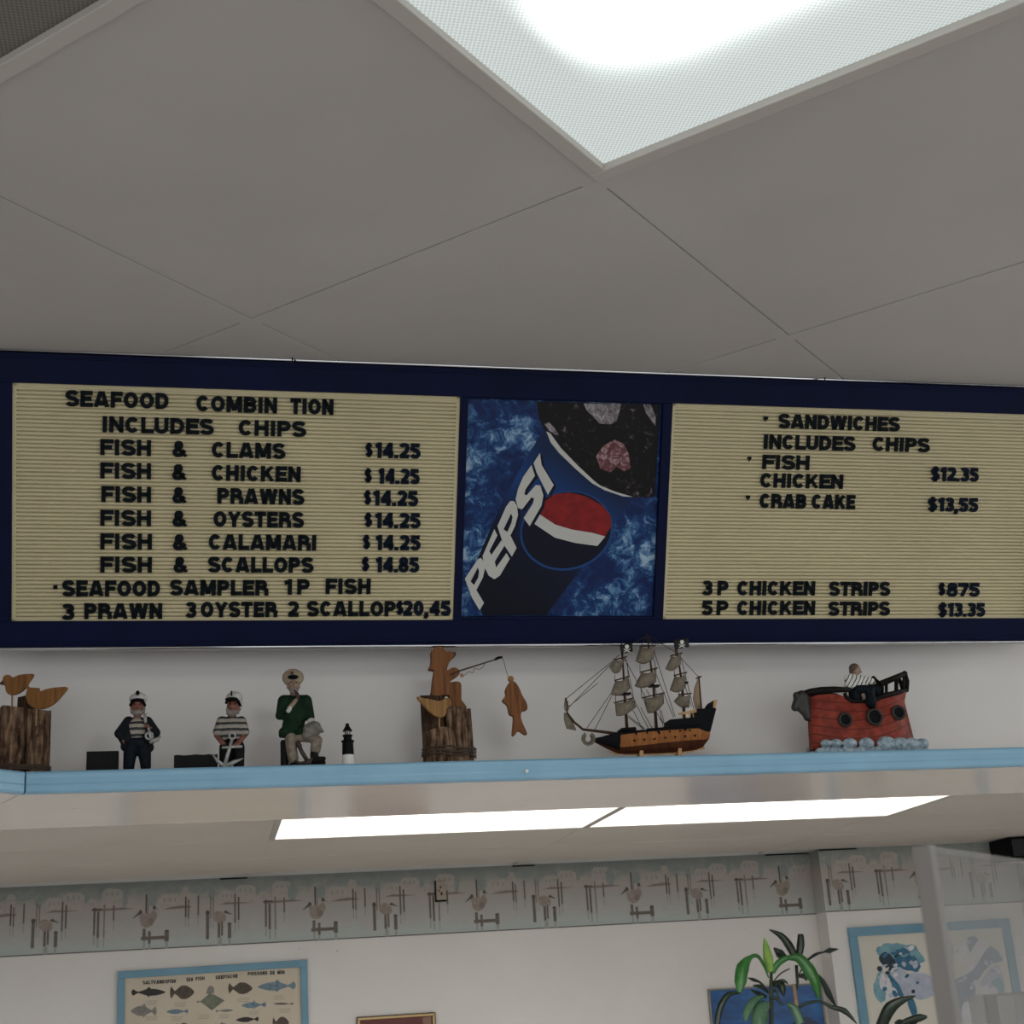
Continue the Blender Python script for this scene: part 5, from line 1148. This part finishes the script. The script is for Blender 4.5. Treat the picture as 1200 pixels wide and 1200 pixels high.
def shellart(t, wd, ht, fw):
    mb = MB(); mats = [M('watercolour_paper', 'd2cdc0', .7, var=5, h2='cbc5b7'), M('wash_teal', '5f8f9d', .7, var=25, h2='85aab2'), M('wash_deep_blue', '2b5c7a', .7, var=30, h2='437690'), M('wash_dark', '1f2a33', .7, var=40, h2='33434f'), M('wash_lilac', 'a0a5b6', .7, var=25, h2='b9bcc8'), M('wash_white', 'd9d7d6', .7, var=30, h2='c3c3c6'), M('wash_slate', '6d7f93', .7, var=25, h2='8593a5')]
    mb.box(fw, wd-fw, -.010, -.006, -ht+fw, -fw); minv = t.matrix_world.inverted(); n = [0]
    def pg(k, pts, sm=3, jag=0.):
        n[0] += 1; P = [tuple(v) for v in smooth_outline(pts, sm)] if sm else pts
        P = [(x+random.uniform(-jag, jag), y+random.uniform(-jag, jag)) for x, y in P]
        mb.k = k; mb.poly([(v.x, -.0101-.00008*n[0], v.z) for v in (minv @ PX(1000+x/6, 1060+y/6, BACK_Y-.14) for x, y in P)])
    el = lambda x, y, a, b: [(x+a*math.cos(k*.524), y+b*math.sin(k*.524)) for k in range(12)]
    pg(1, [(170, 300), (250, 275), (340, 280), (440, 290), (500, 400), (420, 420), (300, 380), (230, 420), (180, 380)], 3, 8)
    pg(2, [(290, 350), (350, 300), (420, 350), (470, 440), (430, 470), (350, 460), (300, 420)], 3, 9)
    pg(1, [(190, 470), (140, 560), (150, 640), (190, 690), (230, 650), (240, 540)], 3, 6); pg(2, [(250, 480), (300, 470), (360, 560), (355, 640), (310, 640), (265, 560)], 3, 6)
    pg(4, [(255, 480), (330, 440), (410, 540), (420, 640), (360, 640), (320, 560)], 3); pg(3, [(175, 380), (215, 335), (255, 350), (302, 410), (260, 470), (220, 440)], 3, 3)
    pg(5, el(205, 540, 22, 60)); pg(5, el(240, 570, 22, 60)); pg(5, el(270, 630, 40, 50)); pg(4, el(262, 640, 16, 18)); pg(5, [(430, 540), (460, 540), (485, 590), (460, 640), (435, 600)]); pg(4, [(390, 500), (470, 480), (560, 520), (560, 640), (430, 660)], 3); pg(2, [(380, 680), (420, 660), (450, 760), (420, 790), (395, 740)], 3)
    pg(4, [(590, 260), (650, 240), (700, 300), (700, 560), (640, 620), (590, 520)], 3, 6)
    for x, y in ((640, 355), (655, 505)): pg(5, el(x, y, 42, 48)); pg(6, el(x, y, 26, 32))
    pg(6, [(800, 240), (840, 225), (880, 245), (850, 320), (820, 350)], 3, 6); pg(5, el(765, 340, 36, 80)); pg(5, [(810, 380), (870, 260), (950, 255), (930, 330), (860, 450), (815, 460)], 3)
    pg(6, [(610, 700), (700, 540), (830, 470), (930, 320), (980, 300), (1050, 380), (1010, 410), (960, 430), (860, 560), (860, 700), (780, 800), (650, 860)], 3, 4); pg(4, [(890, 550), (980, 430), (1040, 470), (1060, 620), (930, 610)], 3); pg(1, [(960, 560), (1030, 510), (1060, 620), (1010, 620)], 3); pg(5, el(945, 610, 70, 44)); pg(5, el(800, 760, 40, 80))
    for i in range(70):
        left = i < 42; x = random.uniform(160, 480) if left else random.uniform(590, 1040); y = random.uniform(290, 660) if left else random.uniform(260, 660)
        if left and (x-320)**2/150**2+(y-470)**2/200**2 > 1: continue
        if not left and (x-800)**2/240**2+(y-450)**2/200**2 > 1: continue
        a = random.uniform(6, 20); b_ = random.uniform(8, 30); r_ = random.uniform(0, 3.1); k = random.choice((1, 2, 4, 5, 5, 2, 3) if left else (4, 5, 6, 5, 4))
        pg(k, [(x+a*math.cos(q)*math.cos(r_)-b_*math.sin(q)*math.sin(r_), y+a*math.cos(q)*math.sin(r_)+b_*math.sin(q)*math.cos(r_)) for q in [j*.785 for j in range(8)]], 2, 2)
    obj('watercolour', mb, mats, t)
picture('framed_picture', 'large seashell watercolour in a pale blue frame at the right on the dining room wall', 'picture', BACK_Y-.13, (994.3, 1087.3), (1182.5, 1076), EYE-.60, .042, m_pframe, shellart)

# small plaque stuck on the wallpaper border
q = PX(516, 1044.5, BACK_Y); t = thing('wall_plaque', 'tiny cream plaque with a dark edge stuck on the wallpaper border', 'plaque', Matrix.Translation((q.x, BACK_Y-.002, q.z)))
mb = MB(); mb.box(-.024, .024, -.008, 0, -.046, .046); obj('plate', mb, M('plaque_cream', 'b3a595', .6, var=60, h2='9d8f80'), t, bevel=.002)
mb = MB(); mb.box(-.027, -.021, -.010, 0, -.046, .048); mb.box(-.027, .026, -.010, 0, -.049, -.041); obj('edge', mb, m_black, t)
mb = MB(); mb.ell((0, -.009, .018), (.003, .002, .006)); mb.ell((.004, -.009, -.012), (.004, .002, .008)); mb.ell((-.006, -.009, .002), (.003, .002, .004)); obj('screw', mb, m_black, t)
# black speaker up in the right corner
q = PX(1182, 986, BACK_Y-.33); t = thing('wall_speaker', 'black box speaker fixed under the ceiling in the far right corner', 'speaker', Matrix.Translation((q.x, BACK_Y-.13, LOWCEIL)))
mb = MB(); mb.box(0, .30, -.20, -.002, -.105, -.004); obj('cabinet', mb, m_black, t, bevel=.004)
mb = MB(); mb.box(.015, .285, -.206, -.2, -.095, -.014); obj('grille', mb, M('speaker_grille', '232527', .7, bump=(900, .4, .001)), t)

# ------------------------------------------------------------------ dracaena plants in the dining room
def leafmat(name, h, h2):
    t_ = NT(name); t_.b.inputs['Roughness'].default_value = .32; o_ = t_.noise(t_.coord(), 14, 4)
    t_.link(t_.ramp(o_, [(.3, h2), (.7, h)]), t_.b.inputs['Base Color']); t_.b.inputs['Coat Weight'].default_value = .15; return t_.m
LM = [leafmat('leaf_green', '357a36', '22561f'), leafmat('leaf_dark', '14291a', '0c1b10'), leafmat('leaf_new', '93b350', '5c8f38'), leafmat('leaf_pale', '587c60', '3d5f47')]
m_stem = M('plant_stem', '2c3a24', .6, var=40, h2='22301d'); m_cane = M('plant_cane', 'a88f72', .7, var=40, h2='93795c')
PY = 6.62
def pl(x, y, k=0): return on_y(840+x/6.667, 1080+y/6.667, PY+k)
def leaf(par, root, C, W, k, mi, mp=pl):
    """strap leaf along crop points C with widths W; k = depths (m) at base and tip"""
    n = len(C); cc = smooth_outline(C, 5, False); m_ = len(cc); ww = []
    for i in range(m_):
        f_ = i/(m_-1)*(n-1); a = min(int(f_), n-2); ww.append(W[a]+(W[a+1]-W[a])*(f_-a))
    px = (mp(1, 0)-mp(0, 0)).length; mid = [mp(c.x, c.y, k[0]+(k[1]-k[0])*i/(m_-1)) for i, c in enumerate(cc)]; P = []
    for i in range(m_):
        tn = (mid[min(i+1, m_-1)]-mid[max(i-1, 0)]).normalized(); vw = (mid[i]-EYEV).normalized(); sd = tn.cross(vw).normalized(); nm = sd.cross(tn).normalized(); h = ww[i]*.5*px
        P.append([mid[i]-sd*h+nm*h*.10-root, mid[i]-sd*h*.5-nm*h*.2-root, mid[i]-nm*h*.42-root, mid[i]+sd*h*.5-nm*h*.2-root, mid[i]+sd*h+nm*h*.10-root])
    mb = MB(); mb.grid(P); return obj('leaf', mb, LM[mi], par, smooth=True, solid=.0016)
def pot(par, r_, h):
    mb = MB(); mb.lathe([(r_*.72, 0), (r_*.95, h*.86), (r_*1.05, h*.87), (r_*1.05, h), (r_*.93, h), (r_*.90, h*.9)], n=28); obj('pot', mb, M('pot_terracotta', '8a5a44', .7), par, smooth=False)
    mb = MB(); mb.lathe([(r_*.9, h*.88), (.01, h*.9)], n=24); obj('soil', mb, M('soil', '2c231c', .9, var=120, h2='1d1712'), par)
root = pl(423, 800); root.z = 0
t = thing('potted_plant', 'tall corn plant with arching strap leaves in front of the blue sea painting', 'plant', Matrix.Translation(root))
LV = [([(405, 440), (372, 350), (322, 272), (265, 278), (205, 355), (184, 470), (176, 572)], (8, 20, 26, 28, 92, 88, 6), (0, -.10), 0),
 ([(420, 395), (402, 290), (386, 205), (370, 128)], (46, 72, 50, 5), (0, -.03), 2), ([(432, 395), (480, 325), (540, 288), (600, 272)], (40, 46, 40, 20), (0, -.05), 0),
 ([(560, 285), (640, 285), (715, 370), (765, 460), (785, 540), (796, 612)], (30, 70, 92, 78, 50, 5), (-.05, -.16), 0),
 ([(605, 265), (560, 180), (500, 110), (408, 62)], (56, 60, 46, 5), (.03, .06), 1), ([(640, 280), (655, 180), (655, 98)], (46, 58, 40), (.04, .05), 1), ([(540, 300), (492, 250), (444, 204)], (50, 66, 6), (.02, 0), 1),
 ([(690, 315), (770, 258), (835, 238), (882, 226), (948, 214)], (14, 22, 10, 42, 4), (.05, .25), 1), ([(765, 400), (828, 470), (872, 560), (934, 668)], (18, 36, 46, 6), (.0, .02), 1),
 ([(615, 690), (700, 640), (800, 624), (900, 668), (1000, 700), (1095, 798)], (18, 22, 16, 30, 42, 4), (0, -.1), 1), ([(365, 585), (290, 620), (240, 700), (222, 778)], (20, 56, 62, 26), (-.04, -.12), 3),
 ([(400, 640), (352, 680), (335, 750), (325, 840)], (50, 104, 124, 80), (-.04, -.12), 3), ([(185, 560), (100, 566), (40, 640), (10, 740), (0, 840)], (8, 36, 46, 42, 30), (-.1, -.14), 1),
 ([(402, 550), (345, 480), (285, 454), (243, 440)], (8, 14, 26, 4), (0, -.05), 1), ([(402, 560), (350, 510), (282, 500)], (10, 32, 8), (0, -.03), 1), ([(385, 590), (320, 560), (262, 530)], (30, 32, 6), (0, -.04), 1),
 ([(438, 492), (500, 500), (522, 582)], (20, 70, 12), (0, -.05), 1), ([(436, 480), (470, 470), (520, 462), (556, 485)], (12, 22, 24, 8), (0, -.03), 1), ([(440, 470), (500, 405), (570, 368)], (8, 9, 8), (0, .02), 1),
 ([(555, 640), (612, 690), (655, 800)], (26, 64, 62), (-.02, -.06), 3), ([(640, 430), (680, 425), (705, 462)], (14, 44, 8), (.03, .02), 1), ([(640, 420), (665, 370), (700, 320)], (8, 10, 12), (.04, .05), 1), ([(430, 560), (460, 540), (490, 600)], (10, 20, 6), (0, -.03), 1), ([(420, 600), (470, 600), (520, 660)], (16, 30, 8), (-.01, -.03), 1)]
for C_, W_, k_, mi in LV: leaf(t, root, C_, W_, k_, mi)
mb = MB(); mb.tube([Vector((0, 0, .30)), pl(425, 820)-root, pl(424, 560)-root, pl(425, 390)-root], [.012, .0105, .010, .007], 10); obj('stem', mb, m_stem, t, smooth=True)
mb = MB(); mb.tube([Vector((.05, .03, .30)), pl(640, 800, .03)-root, pl(626, 664, .03)-root, pl(600, 488, .03)-root], [.010, .009, .009, .009], 10); obj('stem', mb, m_cane, t, smooth=True, label='bare tan cane')
mb = MB(); mb.tube([pl(612, 560, .03)-root, pl(630, 480, .03)-root, pl(622, 340, .03)-root], [.006, .007, .008], 8); obj('stem', mb, m_stem, t, smooth=True)
pot(t, .16, .32)
def pl2(x, y, k=0): return on_y(1000+x/6, 1060+y/6, 6.3+k)
root = pl2(420, 840); root.z = 0
t = thing('potted_plant', 'dark leafy plant peeking up in front of the seashell watercolour', 'plant', Matrix.Translation(root))
for C_, W_, k_, mi in (([(190, 900), (215, 810), (262, 725), (340, 675), (438, 642)], (80, 72, 76, 46, 4), (0, -.1), 1), ([(300, 850), (390, 815), (470, 795), (520, 790)], (20, 40, 46, 10), (0, -.05), 1), ([(400, 850), (450, 800), (480, 780)], (40, 40, 20), (0, .02), 1), ([(380, 860), (330, 820), (290, 835)], (30, 24, 8), (0, -.03), 1)): leaf(t, root, C_, W_, k_, mi, pl2)
mb = MB(); mb.tube([Vector((0, 0, .3)), pl2(400, 900)-root, pl2(390, 845)-root], [.012, .010, .007], 8); obj('stem', mb, m_stem, t, smooth=True)
pot(t, .16, .32)

# ------------------------------------------------------------------ clear plastic counter screen, near right
def clear(name, h, haze, rough=.2):
    t_ = NT(name); t_.b.inputs['Base Color'].default_value = lin(h); t_.b.inputs['Roughness'].default_value = rough
    tr = t_.add('ShaderNodeBsdfTransparent'); mx = t_.add('ShaderNodeMixShader'); n_ = t_.noise(t_.coord(scale=(3, 3, 1)), 7, 4, .6, .6)
    t_.link(t_.math('MULTIPLY_ADD', n_, .25, haze-.12), mx.inputs[0]); t_.link(tr.outputs[0], mx.inputs[1]); t_.link(t_.b.outputs[0], mx.inputs[2]); t_.link(mx.outputs[0], t_.out.inputs['Surface']); return t_.m
m_clear = clear('scuffed_clear_plastic', '7c7875', .36); m_edge = clear('frosted_plastic_edge', '847d77', .80, .5); m_box = clear('thin_clear_plastic', '98928d', .34); m_strip = clear('glued_plastic_edge', '655c58', .75, .4)
YN = .62
A = on_y(1082, 991, YN); B = on_z(1196, 1008, A.z); d = (B-A); d.z = 0; Ls = d.length; d.normalize(); nrm = Vector((-d.y, d.x, 0))
m = Matrix(((d.x, nrm.x, 0, A.x), (d.y, nrm.y, 0, A.y), (0, 0, 1, A.z), (0, 0, 0, 1)))
t = thing('counter_screen', 'hazy clear plastic counter screen standing at the near right with a thick frosted edge', 'screen', m)
mb = MB(); mb.box(.004, Ls-.003, -.002, .002, -.62, -.003); obj('sheet', mb, m_clear, t)
mb = MB(); mb.prism([(-.0045, -.004, 0), (.0045, -.004, 0), (.006, -.004, -.62), (-.002, -.004, -.62)], (0, .008, 0)); obj('edge_strip', mb, m_edge, t, bevel=.001, label='thick frosted front edge')
mb = MB(); mb.box(.008, Ls, -.0022, .0022, -.0028, 0); mb.box(Ls-.003, Ls, -.0022, .0022, -.62, -.003); obj('polished_edge', mb, m_box, t)
mb = MB(); mb.box(-.02, Ls+.01, -.05, .05, -.63, -.62); obj('base', mb, m_edge, t)
ct = A.z-.63
# counter top it stands on, with the clear box behind it
mb = MB(); mb.box(A.x-.6, A.x+1.6, .45, 1.25, ct-.04, ct); o = obj('countertop', mb, M('counter_laminate', 'b9b2a8', .35, var=30, h2='aea69b'), None, bevel=.004); tag(o, 'pale laminate counter top below the clear plastic screen', 'counter')
mb = MB(); mb.box(A.x-.58, A.x+1.58, .50, 1.20, 0, ct-.04); o = obj('counter_cabinet', mb, m_far, None); tag(o, 'white counter cabinet carrying the laminate top', 'counter')
YB = 1.0
A2 = on_y(1155, 1166, YB); A3 = on_y(1136.5, 1168, YB+.10); hb = A2.z-ct
t = thing('clear_display_box', 'small clear plastic box with dark glued edges behind the counter screen', 'box', Matrix.Translation((A2.x, YB, ct)))
wB = .13; mb = MB()
mb.box(0, wB, 0, .003, 0, hb); mb.prism([(0, 0, 0), (.003, 0, 0), (A3.x-A2.x+.003, .10, 0), (A3.x-A2.x, .10, 0)], (0, 0, hb)); mb.box(A3.x-A2.x, wB, .10, .103, 0, hb); mb.box(wB-.003, wB, .003, .10, 0, hb); mb.box(-.01, wB, 0, .10, 0, .003)
obj('panels', mb, m_box, t)
mb = MB(); mb.prism([(0, -.001, 0), (.0075, -.001, 0), (.0075, -.001, hb), (0, -.001, hb)], (0, .005, 0)); mb.box(.0075, wB, -.0005, .0035, hb-.0012, hb+.0002); obj('glued_edges', mb, m_strip, t)
